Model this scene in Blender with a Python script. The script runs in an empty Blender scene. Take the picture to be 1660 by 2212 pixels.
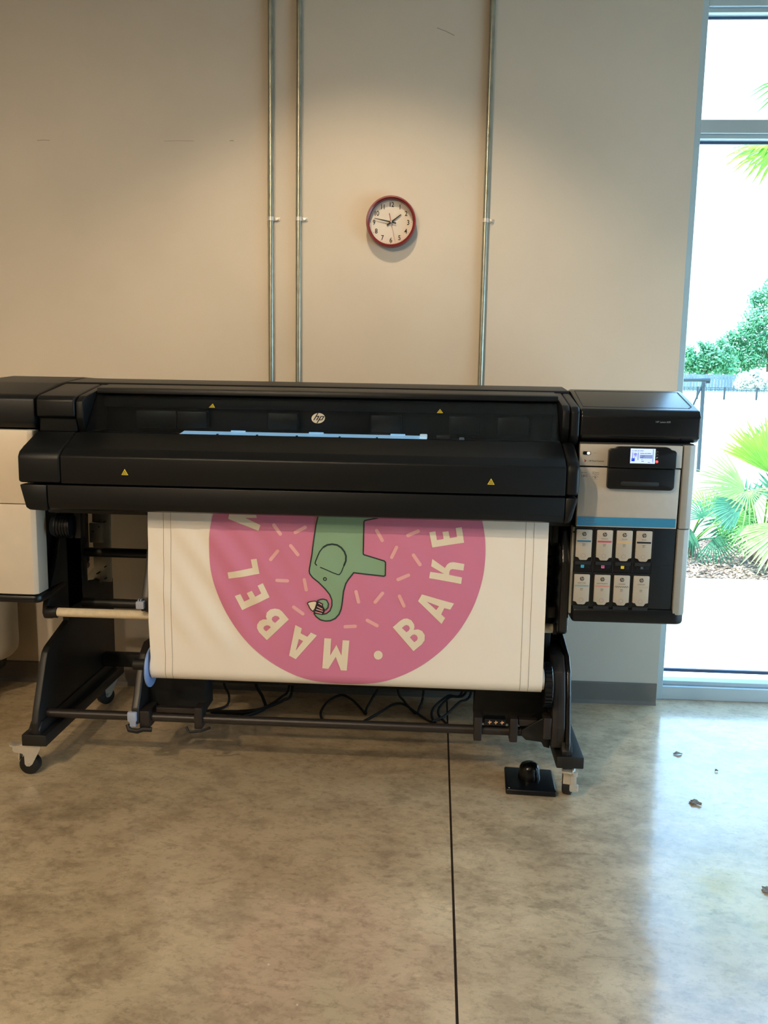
import bpy, bmesh, math, random
from mathutils import Vector, Matrix
from mathutils.geometry import tessellate_polygon

random.seed(7)
S = bpy.context.scene
COL = S.collection
PI = math.pi

# ------------------------------------------------------------------ camera
cd = bpy.data.cameras.new('camera'); cam = bpy.data.objects.new('camera', cd); COL.objects.link(cam)
cd.sensor_fit = 'VERTICAL'; cd.sensor_height = 36.0; cd.sensor_width = 27.0
cd.lens = 1920.0 / 2212.0 * 36.0
cd.clip_end = 400
YAW, PITCH, ROLL = math.radians(3.177), math.radians(8.845), math.radians(1.015)
fwd = Vector((-math.sin(YAW)*math.cos(PITCH), math.cos(YAW)*math.cos(PITCH), -math.sin(PITCH)))
rgt = Vector((math.cos(YAW), math.sin(YAW), 0)); upv = rgt.cross(fwd)
r2 = rgt*math.cos(ROLL) + upv*math.sin(ROLL); u2 = -rgt*math.sin(ROLL) + upv*math.cos(ROLL)
m = Matrix((r2, u2, -fwd)).transposed().to_4x4(); m.translation = Vector((0, 0, 1.47))
cam.matrix_world = m
S.camera = cam

# ------------------------------------------------------------------ sky, sun, exposure
w = bpy.data.worlds.new('sky'); S.world = w; w.use_nodes = True
nt = w.node_tree; bg = nt.nodes['Background']
tc = nt.nodes.new('ShaderNodeTexCoord'); sp = nt.nodes.new('ShaderNodeSeparateXYZ'); rp = nt.nodes.new('ShaderNodeValToRGB')
nt.links.new(tc.outputs['Generated'], sp.inputs[0]); nt.links.new(sp.outputs['Z'], rp.inputs[0]); nt.links.new(rp.outputs[0], bg.inputs[0])
rp.color_ramp.elements[0].position = 0.0; rp.color_ramp.elements[0].color = (0.62, 0.86, 1.0, 1)
rp.color_ramp.elements[1].position = 0.7; rp.color_ramp.elements[1].color = (0.34, 0.62, 1.0, 1)
bg.inputs[1].default_value = 6.5

sd = bpy.data.lights.new('sun', 'SUN'); sd.energy = 20.0; sd.angle = 0.01; sd.color = (1.0, 0.98, 0.94)
sun = bpy.data.objects.new('sun', sd); COL.objects.link(sun)
sun.rotation_euler = Vector((0.55, 0.02, -0.83)).to_track_quat('-Z', 'Y').to_euler()

vs = S.view_settings
S.display_settings.display_device = 'sRGB'
vs.view_transform = 'Standard'; vs.look = 'None'; vs.gamma = 1.0; vs.use_curve_mapping = False
vs.exposure = 0.06
cy = S.cycles
cy.use_denoising = True
cy.max_bounces = 8; cy.diffuse_bounces = 4; cy.glossy_bounces = 4; cy.transmission_bounces = 6; cy.transparent_max_bounces = 12
cy.sample_clamp_indirect = 4.0; cy.caustics_reflective = False; cy.caustics_refractive = False

# ------------------------------------------------------------------ materials
def lin(h):
    h = h.lstrip('#'); o = []
    for i in (0, 2, 4):
        c = int(h[i:i+2], 16)/255.0
        o.append(c/12.92 if c <= 0.04045 else ((c+0.055)/1.055)**2.4)
    return (o[0], o[1], o[2], 1.0)

def mat(name, col, rough=0.5, metal=0.0, spec=0.5, var=0.0, scale=8.0, bump=0.0, bscale=200.0, emit=0.0, coat=0.0, trans=0.0):
    mt = bpy.data.materials.new(name); mt.use_nodes = True
    n = mt.node_tree.nodes; l = mt.node_tree.links; b = n['Principled BSDF']
    c = lin(col) if isinstance(col, str) else (*col, 1.0)
    b.inputs['Base Color'].default_value = c
    b.inputs['Roughness'].default_value = rough; b.inputs['Metallic'].default_value = metal
    b.inputs['Specular IOR Level'].default_value = spec
    b.inputs['Coat Weight'].default_value = coat
    if emit > 0:
        b.inputs['Emission Color'].default_value = c; b.inputs['Emission Strength'].default_value = emit
    t = n.new('ShaderNodeTexCoord')
    if var > 0:
        x = n.new('ShaderNodeTexNoise'); x.inputs['Scale'].default_value = scale; x.inputs['Detail'].default_value = 5
        l.new(t.outputs['Object'], x.inputs['Vector'])
        r = n.new('ShaderNodeValToRGB')
        r.color_ramp.elements[0].position = 0.3; r.color_ramp.elements[1].position = 0.7
        r.color_ramp.elements[0].color = tuple(max(0, k*(1-var)) for k in c[:3]) + (1,)
        r.color_ramp.elements[1].color = tuple(min(1, k*(1+var)) for k in c[:3]) + (1,)
        l.new(x.outputs['Fac'], r.inputs[0]); l.new(r.outputs[0], b.inputs['Base Color'])
    if bump > 0:
        x = n.new('ShaderNodeTexNoise'); x.inputs['Scale'].default_value = bscale; x.inputs['Detail'].default_value = 2
        l.new(t.outputs['Object'], x.inputs['Vector'])
        bp = n.new('ShaderNodeBump'); bp.inputs['Strength'].default_value = bump; bp.inputs['Distance'].default_value = 0.002
        l.new(x.outputs['Fac'], bp.inputs['Height']); l.new(bp.outputs[0], b.inputs['Normal'])
    if trans > 0:
        tb = n.new('ShaderNodeBsdfTranslucent'); tb.inputs[0].default_value = c
        mx = n.new('ShaderNodeMixShader'); mx.inputs[0].default_value = trans
        l.new(b.outputs[0], mx.inputs[1]); l.new(tb.outputs[0], mx.inputs[2]); l.new(mx.outputs[0], n['Material Output'].inputs[0])
    return mt

def glass(name, tint, refl=1.0, rough=0.0):
    mt = bpy.data.materials.new(name); mt.use_nodes = True
    n = mt.node_tree.nodes; l = mt.node_tree.links; n.remove(n['Principled BSDF'])
    tr = n.new('ShaderNodeBsdfTransparent'); tr.inputs[0].default_value = (*tint, 1)
    gl = n.new('ShaderNodeBsdfGlossy'); gl.inputs['Roughness'].default_value = rough
    fr = n.new('ShaderNodeLayerWeight'); fr.inputs['Blend'].default_value = 0.5
    pw = n.new('ShaderNodeMath'); pw.operation = 'POWER'; pw.inputs[1].default_value = 5.0
    mu = n.new('ShaderNodeMath'); mu.operation = 'MULTIPLY_ADD'; mu.inputs[1].default_value = 0.94*refl; mu.inputs[2].default_value = 0.045*refl
    mx = n.new('ShaderNodeMixShader')
    l.new(fr.outputs['Facing'], pw.inputs[0]); l.new(pw.outputs[0], mu.inputs[0]); l.new(mu.outputs[0], mx.inputs[0]); l.new(tr.outputs[0], mx.inputs[1]); l.new(gl.outputs[0], mx.inputs[2])
    l.new(mx.outputs[0], n['Material Output'].inputs[0])
    return mt

def floor_mat():
    mt = bpy.data.materials.new('polished_concrete'); mt.use_nodes = True
    n = mt.node_tree.nodes; l = mt.node_tree.links; b = n['Principled BSDF']
    t = n.new('ShaderNodeTexCoord')
    def noise(sc, det, dist=0.0, stretch=(1, 1, 1), ro=0.55):
        mp = n.new('ShaderNodeMapping'); mp.inputs['Scale'].default_value = stretch; mp.inputs['Rotation'].default_value = (0, 0, 0.5)
        l.new(t.outputs['Object'], mp.inputs[0])
        x = n.new('ShaderNodeTexNoise'); x.inputs['Scale'].default_value = sc; x.inputs['Detail'].default_value = det
        x.inputs['Distortion'].default_value = dist; x.inputs['Roughness'].default_value = ro
        l.new(mp.outputs[0], x.inputs['Vector']); return x.outputs['Fac']
    def ramp(f, p0, c0, p1, c1):
        r = n.new('ShaderNodeValToRGB'); e = r.color_ramp.elements
        e[0].position = p0; e[1].position = p1; e[0].color = c0; e[1].color = c1
        l.new(f, r.inputs[0]); return r.outputs[0]
    def mul(a, c, fac=1.0):
        x = n.new('ShaderNodeMix'); x.data_type = 'RGBA'; x.blend_type = 'MULTIPLY'; x.inputs[0].default_value = fac
        l.new(a, x.inputs[6]); l.new(c, x.inputs[7]); return x.outputs[2]
    base = ramp(noise(1.6, 8, 0.6), 0.3, lin('#b89f7e'), 0.7, lin('#dcc6a2'))
    big = ramp(noise(1.1, 3, 0.4), 0.36, (0, 0, 0, 1), 0.58, (1, 1, 1, 1))
    cloud0 = ramp(noise(4.2, 14, 0.25, (1, 1.5, 1), 0.74), 0.40, (0.60, 0.585, 0.56, 1), 0.56, (1.02, 1.02, 1.02, 1))
    mk = n.new('ShaderNodeMix'); mk.data_type = 'RGBA'; l.new(big, mk.inputs[0]); mk.inputs[6].default_value = (0.97, 0.97, 0.97, 1); l.new(cloud0, mk.inputs[7]); cloud = mk.outputs[2]
    speck = ramp(noise(30, 10, 0.3, (1, 1.4, 1), 0.75), 0.38, (0.58, 0.56, 0.53, 1), 0.48, (1, 1, 1, 1))
    mid = ramp(noise(9, 12, 0.2, (1, 1.35, 1), 0.78), 0.42, (0.78, 0.765, 0.74, 1), 0.53, (1.02, 1.04, 1.03, 1))
    pale = ramp(noise(17, 8, 0.4, (1, 1.5, 1), 0.7), 0.60, (1, 1, 1, 1), 0.66, (1.14, 1.13, 1.10, 1))
    scr = ramp(noise(11, 8, 0.6, (0.6, 2.0, 1), 0.65), 0.33, (0.70, 0.68, 0.64, 1), 0.40, (1, 1, 1, 1))
    c = mul(mul(mul(mul(mul(base, cloud, 0.8), speck, 0.55), scr, 0.7), mid, 0.85), pale, 1.0)
    l.new(c, b.inputs['Base Color'])
    b.inputs['Roughness'].default_value = 0.42; b.inputs['Coat Weight'].default_value = 0.85; b.inputs['Coat IOR'].default_value = 1.55
    rr = n.new('ShaderNodeMapRange'); rr.inputs[1].default_value = 0.3; rr.inputs[2].default_value = 0.7
    rr.inputs[3].default_value = 0.09; rr.inputs[4].default_value = 0.19
    l.new(noise(9, 6, 0.8), rr.inputs[0]); l.new(rr.outputs[0], b.inputs['Coat Roughness'])
    bp = n.new('ShaderNodeBump'); bp.inputs['Strength'].default_value = 0.10; bp.inputs['Distance'].default_value = 0.004
    l.new(noise(22, 4, 0.5), bp.inputs['Height']); l.new(bp.outputs[0], b.inputs['Normal'])
    b.inputs['Specular IOR Level'].default_value = 0.5; l.new(bp.outputs[0], b.inputs['Coat Normal'])
    return mt

M = dict(
    wall=mat('painted_wall', '#cbbfae', 0.75, var=0.03, scale=3, bump=0.15, bscale=260),
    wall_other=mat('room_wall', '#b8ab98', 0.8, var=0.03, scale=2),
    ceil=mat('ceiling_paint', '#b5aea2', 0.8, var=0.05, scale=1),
    floor=floor_mat(),
    joint=mat('joint_filler', '#2a1c16', 0.8, var=0.4, scale=40),
    scuff=mat('wall_scuff', '#a39887', 0.8, var=0.05),
    base=mat('rubber_baseboard', '#6b655d', 0.6, var=0.06, scale=6),
    alu=mat('anodised_frame', '#bccacf', 0.42, 0.35, var=0.04, scale=5),
    gasket=mat('glazing_gasket', '#3d4a66', 0.5, var=0.1),
    pane=glass('window_glass', (0.91, 0.97, 1.0), 0.8),
    blk=mat('black_plastic', '#090c0f', 0.42, spec=0.32, var=0.05, scale=30, bump=0.12, bscale=900),
    blk2=mat('black_plastic_smooth', '#0a0d11', 0.34, spec=0.4, var=0.05, scale=20),
    lidblk=mat('black_lid_plastic', '#0b0e12', 0.26, spec=0.5, var=0.05, scale=20),
    edgeblk=mat('gloss_edge_black', '#100f10', 0.24, spec=0.55, var=0.05, scale=20),
    dark=mat('dark_recess', '#0b0c0d', 0.6, var=0.1, scale=10),
    steel_blk=mat('black_coated_steel', '#131211', 0.5, var=0.08, scale=30, bump=0.1, bscale=700),
    brown_blk=mat('brown_black_tube', '#282321', 0.42, 0.1, var=0.08, scale=20),
    cart=mat('cartridge_grey_white', '#b0a595', 0.5, var=0.02),
    silverdim=mat('silver_plastic_darkened', '#9b9890', 0.5, 0.15, var=0.03, scale=40),  # the silver plastic darkened to offset side light on the corner
    silver=mat('silver_grey_plastic', '#b3aca2', 0.5, 0.15, var=0.03, scale=40, bump=0.1, bscale=1200),
    white=mat('off_white_plastic', '#d0c4b2', 0.5, var=0.03, scale=12),
    pale=mat('pale_label_white', '#d6cebf', 0.5, var=0.02),
    tintglass=glass('smoked_pane', (0.72, 0.76, 0.80), 0.8, 0.03),
    galv=mat('galvanised_sheet', '#a3a39a', 0.45, 0.45, var=0.12, scale=14),
    emt=mat('galvanised_conduit', '#a5a698', 0.32, 0.85, var=0.15, scale=30, bump=0.1, bscale=300),
    chrome=mat('bright_zinc', '#d6d0c6', 0.34, 0.55, var=0.08, scale=20),
    rubber=mat('black_rubber', '#101010', 0.6, var=0.1, scale=30),
    roller=mat('pale_foam_roller', '#d8cab0', 0.65, var=0.08, scale=60, bump=0.4, bscale=300),
    blue_disc=mat('pale_blue_plastic', '#7f9cd0', 0.45, var=0.03),
    blue_lever=mat('blue_grey_lever', '#a3afc8', 0.45, var=0.03),
    stripe=mat('blue_stripe', '#2f7ea6', 0.45, var=0.04, scale=12),
    yellow=mat('warning_yellow', '#d8c43a', 0.5, var=0.03),
    ink=mat('black_print', '#15181c', 0.6, var=0.1),
    greyprint=mat('grey_print', '#8a857c', 0.6, var=0.05),
    dimprint=mat('dim_grey_print', '#7d8891', 0.6, var=0.05),
    vinyl=mat('white_vinyl', '#efe7db', 0.48, var=0.015, scale=4),
    pink=mat('pink_print', '#d27d9f', 0.5, var=0.02, scale=5),
    sprinkle=mat('light_pink_print', '#eaaeb0', 0.5, var=0.02),
    green=mat('sage_print', '#86a98a', 0.5, var=0.02, scale=5),
    greenink=mat('dark_green_print', '#1d3733', 0.5, var=0.05),
    lineart=mat('thin_grey_print', '#8c8273', 0.6, var=0.05),
    cream=mat('cream_print', '#e8dcc6', 0.5, var=0.02),
    red=mat('red_clock_case', '#74191f', 0.35, var=0.05, coat=0.3),
    redhand=mat('red_hand', '#a3262b', 0.4, var=0.03),
    face=mat('clock_face', '#e2d8ca', 0.6, var=0.02),
    lens=glass('clock_lens', (0.98, 0.98, 0.98), 0.35),
    screen=mat('screen_lit', '#b9cdf2', 0.3, emit=0.75, var=0.02),
    scr_blue=mat('screen_blue', '#1d3fc4', 0.3, emit=0.7, var=0.02),
    scr_grey=mat('screen_grey', '#7f92c4', 0.3, emit=0.5, var=0.02),
    scr_dark=mat('screen_dark', '#2c3d70', 0.3, emit=0.4, var=0.02),
    scr_violet=mat('screen_violet', '#7f7fe0', 0.3, emit=0.7, var=0.02),
    led_red=mat('red_cancel_light', '#d8434f', 0.3, emit=0.7, var=0.02),
    led_white=mat('white_switch', '#f2f2ee', 0.4, emit=0.5, var=0.02),
    platenglow=mat('lit_platen_glow', '#9fcbe6', 0.4, emit=0.95, var=0.04, scale=30),  # platen lit from inside; that light is put in as glow
    amber=mat('clamp_marks', '#d9a878', 0.5, emit=0.15, var=0.05),
    lampglow=mat('lamp_glow', '#ffe3bb', 0.5, emit=6.0, var=0.01),
    leafdry=mat('dry_leaf', '#7c7468', 0.8, var=0.35, scale=60),
    bin=mat('white_bin', '#d3d0c8', 0.45, var=0.03),
    # outdoors
    paving=mat('pale_paving', '#c6cbca', 0.8, var=0.06, scale=2, bump=0.2, bscale=60),
    soil=mat('mulch_soil', '#5a4a3e', 0.9, var=0.4, scale=30),
    chip=mat('mulch_chip', '#9a8470', 0.85, var=0.45, scale=3),
    lawn=mat('pale_lawn', '#c7c9a4', 0.9, var=0.15, scale=1.2),
    palm=mat('palm_green', '#4c8a3a', 0.4, var=0.3, scale=3, trans=0.35),
    palm2=mat('palm_yellow_green', '#7fb035', 0.4, var=0.3, scale=4, trans=0.4),
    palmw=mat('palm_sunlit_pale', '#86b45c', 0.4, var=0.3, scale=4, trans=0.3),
    palm3=mat('palm_blue_green', '#3d7a5a', 0.45, var=0.3, scale=4, trans=0.25),
    bark=mat('palm_bark', '#6a5847', 0.9, var=0.3, scale=20),
    leaf=mat('tree_leaf', '#5d9a70', 0.6, var=0.4, scale=0.5, trans=0.3),
    paleleaf=mat('pale_bush_leaf', '#cfd8cf', 0.6, var=0.1, scale=1),
    fence=mat('grey_fence_board', '#5f717e', 0.8, var=0.2, scale=1),
    pipe=mat('dark_pipe', '#1c2c38', 0.5, var=0.1),
)

# ------------------------------------------------------------------ mesh helpers
class B:
    """collects simple solids in world coordinates"""
    def __init__(s): s.v = []; s.f = []
    def _add(s, bm):
        k = len(s.v); bm.verts.ensure_lookup_table(); bm.verts.index_update()
        s.v += [v.co.copy() for v in bm.verts]
        s.f += [[v.index + k for v in f.verts] for f in bm.faces]
        bm.free(); return s
    def raw(s, v, f):
        k = len(s.v); s.v += [Vector(p) for p in v]; s.f += [[i+k for i in q] for q in f]; return s
    def box(s, x0, x1, y0, y1, z0, z1, bev=0.0, seg=2, rot=None, piv=None):
        bm = bmesh.new(); bmesh.ops.create_cube(bm, size=1.0)
        for v in bm.verts:
            v.co = Vector(((x0+x1)/2 + v.co.x*(x1-x0), (y0+y1)/2 + v.co.y*(y1-y0), (z0+z1)/2 + v.co.z*(z1-z0)))
        if bev > 0: bmesh.ops.bevel(bm, geom=bm.edges[:], offset=bev, segments=seg, affect='EDGES', profile=0.5)
        if rot:
            R = Matrix.Rotation(rot[1], 4, rot[0]); c = Vector(piv or ((x0+x1)/2, (y0+y1)/2, (z0+z1)/2))
            for v in bm.verts: v.co = R @ (v.co - c) + c
        return s._add(bm)
    def prism(s, prof, a0, a1, axis='x', bev=0.0, seg=2):
        """prof: 2D outline; axis x -> (y,z), y -> (x,z), z -> (x,y)"""
        def P(p, a): return {'x': (a, p[0], p[1]), 'y': (p[0], a, p[1]), 'z': (p[0], p[1], a)}[axis]
        bm = bmesh.new()
        A = [bm.verts.new(P(p, a0)) for p in prof]; C = [bm.verts.new(P(p, a1)) for p in prof]
        n = len(prof)
        bm.faces.new(A[::-1]); bm.faces.new(C)
        for i in range(n): bm.faces.new((A[i], A[(i+1) % n], C[(i+1) % n], C[i]))
        bmesh.ops.recalc_face_normals(bm, faces=bm.faces[:])
        if bev > 0: bmesh.ops.bevel(bm, geom=bm.edges[:], offset=bev, segments=seg, affect='EDGES', profile=0.5)
        return s._add(bm)
    def cyl(s, p0, p1, r, n=20, r1=None, bev=0.0):
        p0, p1 = Vector(p0), Vector(p1); d = p1-p0
        bm = bmesh.new(); bmesh.ops.create_cone(bm, cap_ends=True, segments=n, radius1=r, radius2=r if r1 is None else r1, depth=d.length)
        if bev > 0:
            ed = [e for e in bm.edges if abs(e.verts[0].co.z - e.verts[1].co.z) < 1e-6]
            bmesh.ops.bevel(bm, geom=ed, offset=bev, segments=2, affect='EDGES', profile=0.5)
        T = Matrix.Translation((p0+p1)/2) @ d.to_track_quat('Z', 'Y').to_matrix().to_4x4()
        bm.transform(T); return s._add(bm)
    def tube(s, pts, r, n=8):
        pts = [Vector(p) for p in pts]; k = len(s.v); N = len(pts)
        up = Vector((0.13, 0.31, 0.94))
        for i, p in enumerate(pts):
            t = (pts[min(i+1, N-1)] - pts[max(i-1, 0)]).normalized()
            a = t.cross(up)
            if a.length < 1e-4: a = t.cross(Vector((1, 0, 0)))
            a.normalize(); b = t.cross(a)
            for j in range(n):
                q = 2*PI*j/n; s.v.append(p + a*(r*math.cos(q)) + b*(r*math.sin(q)))
        for i in range(N-1):
            for j in range(n):
                s.f.append([k+i*n+j, k+i*n+(j+1) % n, k+(i+1)*n+(j+1) % n, k+(i+1)*n+j])
        s.f.append([k+j for j in range(n)][::-1]); s.f.append([k+(N-1)*n+j for j in range(n)])
        return s
    def lathe(s, prof, c, axis='z', n=40):
        """prof: (radius, height) pairs turned about an axis through c"""
        k = len(s.v); c = Vector(c)
        for r, h in prof:
            for j in range(n):
                q = 2*PI*j/n; a, b = r*math.cos(q), r*math.sin(q)
                s.v.append(c + Vector({'z': (a, b, h), 'y': (a, h, b), 'x': (h, a, b)}[axis]))
        for i in range(len(prof)-1):
            for j in range(n):
                s.f.append([k+i*n+j, k+i*n+(j+1) % n, k+(i+1)*n+(j+1) % n, k+(i+1)*n+j])
        if prof[0][0] > 1e-6: s.f.append([k+j for j in range(n)])
        if prof[-1][0] > 1e-6: s.f.append([k+(len(prof)-1)*n+j for j in range(n)])
        return s
    def flat(s, loops, P):
        """filled outline (first loop) with holes, mapped by P(u, v)"""
        k = len(s.v); fl = [p for l in loops for p in l]
        tri = tessellate_polygon([[Vector((p[0], p[1], 0)) for p in l] for l in loops])
        s.v += [Vector(P(*p)) for p in fl]
        for t in tri:
            a, b, c = (Vector((*fl[i][:2], 0)) for i in t)
            t = list(t) if (b-a).cross(c-a).z > 0 else list(t)[::-1]
            s.f.append([i+k for i in t])
        return s

def new(name, b, m, parent=None, smooth=True, ang=32, fix=True):
    me = bpy.data.meshes.new(name)
    org = Vector((0, 0, 0))
    p = parent
    while p is not None: org = org + p.location; p = p.parent
    me.from_pydata([tuple(v - org) for v in b.v], [], b.f); me.update()
    if fix:
        bm = bmesh.new(); bm.from_mesh(me); bmesh.ops.recalc_face_normals(bm, faces=bm.faces[:]); bm.to_mesh(me); bm.free()
    if smooth:
        me.polygons.foreach_set('use_smooth', [True]*len(me.polygons)); me.set_sharp_from_angle(angle=math.radians(ang))
    me.materials.append(m)
    o = bpy.data.objects.new(name, me); COL.objects.link(o)
    if parent is not None: o.parent = parent
    return o

def tag(o, label, cat, group=None):
    o['label'] = label; o['category'] = cat
    if group: o['group'] = group
    return o

def thing(name, label, cat, loc, group=None):
    o = bpy.data.objects.new(name, None); o.empty_display_size = 0.1; COL.objects.link(o); o.location = loc
    return tag(o, label, cat, group)

def struct(name, b, m, parent=None, **k):
    o = new(name, b, m, parent, **k)
    if parent is None: o['kind'] = 'structure'
    return o

def stroke(pts, w):
    """outline of a thick open line"""
    n = len(pts); L = []; R = []
    for i in range(n):
        a = Vector(pts[max(i-1, 0)]); c = Vector(pts[min(i+1, n-1)]); p = Vector(pts[i])
        d1 = (p-a).normalized() if i > 0 else (c-p).normalized()
        d2 = (c-p).normalized() if i < n-1 else d1
        t = (d1+d2); t = t.normalized() if t.length > 1e-6 else d1
        nn = Vector((-t.y, t.x)); q = max(0.5, nn.dot(Vector((-d1.y, d1.x))))
        L.append(p + nn*(w/2/q)); R.append(p - nn*(w/2/q))
    return L, R

def strip(b, pts, w, P):
    L, R = stroke(pts, w); k = len(b.v); n = len(pts)
    for i in range(n): b.v.append(Vector(P(*L[i]))); b.v.append(Vector(P(*R[i])))
    for i in range(n-1): b.f.append([k+2*i, k+2*i+1, k+2*i+3, k+2*i+2])
    return b

def text(s, size, P, b=None, align='LEFT', spacing=1.0, bold=0.0):
    """flat lettering as mesh, mapped by P(u, v)"""
    b = b or B()
    c = bpy.data.curves.new('lettering', 'FONT'); c.body = s; c.size = size; c.align_x = align; c.space_character = spacing; c.resolution_u = 3; c.offset = bold
    o = bpy.data.objects.new('lettering', c); COL.objects.link(o)
    dg = bpy.context.evaluated_depsgraph_get(); me = o.evaluated_get(dg).to_mesh()
    k = len(b.v)
    b.v += [Vector(P(v.co.x, v.co.y)) for v in me.vertices]; b.f += [[i+k for i in p.vertices] for p in me.polygons]
    o.evaluated_get(dg).to_mesh_clear(); bpy.data.objects.remove(o); bpy.data.curves.remove(c)
    return b

def ring(r, n=28, cx=0.0, cy=0.0, ry=None):
    return [(cx + r*math.cos(2*PI*i/n), cy + (r if ry is None else ry)*math.sin(2*PI*i/n)) for i in range(n)]

def badge(parent, P, r, m_disc, m_let, lift):
    """round maker's badge with slanted letters; P(u, v, lift)"""
    d = new('badge', B().flat([ring(r)], lambda u, v: P(u, v, lift)), m_disc, parent, fix=False)
    q = lambda pts: [(x*r, y*r) for x, y in pts]
    b = B(); PP = lambda u, v: P(u, v, lift*2)
    sl = 0.36
    def bar(x, y0, y1, wd=0.17): return q([(x+sl*y0, y0), (x+wd+sl*y0, y0), (x+wd+sl*y1, y1), (x+sl*y1, y1)])
    b.flat([bar(-0.56, -0.42, 0.97)], PP); b.flat([bar(-0.14, -0.42, 0.30)], PP)
    b.flat([q([(-0.42+sl*0.24, 0.24), (0.03+sl*0.24, 0.24), (-0.01+sl*0.42, 0.42), (-0.42+sl*0.42, 0.42)])], PP)
    b.flat([bar(0.18, -0.97, 0.42)], PP); b.flat([bar(0.60, -0.38, 0.36)], PP)
    b.flat([q([(0.3+sl*0.26, 0.26), (0.76+sl*0.26, 0.26), (0.70+sl*0.42, 0.42), (0.3+sl*0.42, 0.42)])], PP)
    b.flat([q([(0.3-sl*0.42, -0.42), (0.70-sl*0.42, -0.42), (0.77-sl*0.26, -0.26), (0.3-sl*0.26, -0.26)])], PP)
    new('badge_lettering', b, m_let, parent, fix=False)
    return d

# ------------------------------------------------------------------ the room
WY = 3.94            # inner face of the back wall
XL, XR, YF, ZC = -4.2, 3.1, -4.5, 3.75
struct('wall_back', B().box(XL, 1.04, WY, WY+0.24, 0, ZC).box(1.04, 2.62, WY, WY+0.24, 3.05, ZC).box(2.62, XR, WY, WY+0.24, 0, ZC), M['wall'], smooth=False)
struct('wall_left', B().box(XL-0.2, XL, YF, WY+0.24, 0, ZC), M['wall_other'], smooth=False)
struct('wall_front', B().box(XL-0.2, XR+0.2, YF-0.2, YF, 0, ZC), M['wall_other'], smooth=False)
# unseen right wall; opening added to let in cool daylight
struct('wall_right', B().box(XR, XR+0.24, 3.4, WY+0.24, 0, ZC).box(XR, XR+0.24, YF, 0.6, 0, ZC).box(XR, XR+0.24, 0.6, 3.4, 2.3, ZC), M['wall_other'], smooth=False)
struct('ceiling', B().box(XL-0.2, XR+0.24, YF-0.2, WY+0.24, ZC, ZC+0.2), M['ceil'], smooth=False)
jx = 0.087
fl = struct('floor', B().box(XL-0.2, jx-0.0035, YF-0.2, WY+0.24, -0.15, 0).box(jx+0.0035, XR+0.24, YF-0.2, WY+0.24, -0.15, 0), M['floor'], smooth=False)
b = B().box(jx-0.0035, jx+0.0035, YF-0.2, WY, -0.15, -0.004)
new('joint_filler', b, M['joint'], fl, smooth=False)
bb = struct('baseboard_back', B().prism([(WY, 0), (WY, 0.1), (WY-0.004, 0.1), (WY-0.007, 0.094), (WY-0.007, 0.016), (WY-0.016, 0)], XL, 1.037), M['base'], smooth=False)

def storefront(name, cx0, cx1, ztop, along, pos, mull):
    """aluminium frame with sill, head, one mullion and two panes; along 'x' (back wall) or 'y' (right wall)"""
    fw, fd = 0.044, 0.11
    def bx(b, a0, a1, d0, d1, z0, z1, bev=0.002):
        return b.box(a0, a1, pos+d0, pos+d1, z0, z1, bev) if along == 'x' else b.box(pos+d0, pos+d1, a0, a1, z0, z1, bev)
    b = B(); bx(b, cx0, cx0+fw, 0, fd, 0, ztop); bx(b, cx1-fw, cx1, 0, fd, 0, ztop)
    n = int((cx1-cx0)/1.6)
    for i in range(1, n):
        a = cx0+(cx1-cx0)*i/n; bx(b, a-fw/2, a+fw/2, 0, fd, 0, ztop)
    root = struct(name, b, M['alu'], smooth=False)
    b = B(); bx(b, cx0+fw, cx1-fw, 0.005, fd, 0.0, 0.062); bx(b, cx0+fw, cx1-fw, 0.03, fd-0.02, 0.062, 0.082); new('sill', b, M['alu'], root, smooth=False)
    b = B(); bx(b, cx0+fw, cx1-fw, 0.0, fd, mull-0.0275, mull+0.0275); bx(b, cx0+fw, cx1-fw, 0.018, fd-0.018, mull-0.045, mull-0.0275); new('mullion', b, M['alu'], root, smooth=False)
    b = B(); bx(b, cx0+fw, cx1-fw, 0.0, fd, ztop-0.06, ztop); bx(b, cx0+fw, cx1-fw, 0.018, fd-0.018, ztop-0.078, ztop-0.06); new('head_rail', b, M['alu'], root, smooth=False)
    b = B(); bx(b, cx0+fw, cx1-fw, 0.085, 0.10, 0.108, 0.122, 0.0); bx(b, cx0+fw, cx1-fw, 0.062, 0.07, mull-0.056, mull-0.045, 0.0); bx(b, cx0+fw, cx1-fw, 0.062, 0.07, ztop-0.088, ztop-0.078, 0.0)
    new('gasket', b, M['gasket'], root, smooth=False)
    for z0, z1 in ((0.08, mull-0.045), (mull+0.0275, ztop-0.078)):
        b = B(); bx(b, cx0+fw-0.01, cx1-fw+0.01, 0.052, 0.058, z0, z1, 0.0); new('pane', b, M['pane'], root, smooth=False)
    return root
for (x0, z0), (x1, z1), wd in (((-1.747, 2.437), (-1.691, 2.438), 0.003), ((-1.19, 2.436), (-1.06, 2.437), 0.002), ((-0.905, 2.438), (-0.888, 2.438), 0.004), ((-0.035, 2.885), (0.038, 2.855), 0.004)):
    b = B(); strip(b, [(x0, z0), ((x0+x1)/2, (z0+z1)/2+0.002), (x1, z1)], wd, lambda u, v: (u, WY-0.0006, v))
    new('scuff_mark', b, M['scuff'], bpy.data.objects['wall_back'], fix=False)
storefront('window_1', 1.04, 2.62, 3.05, 'x', 4.01, 2.5205)
storefront('fill_window', 0.6, 3.4, 2.3, 'y', XR+0.07, 1.95)  # unseen window, added for cool fill light from the right
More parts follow.
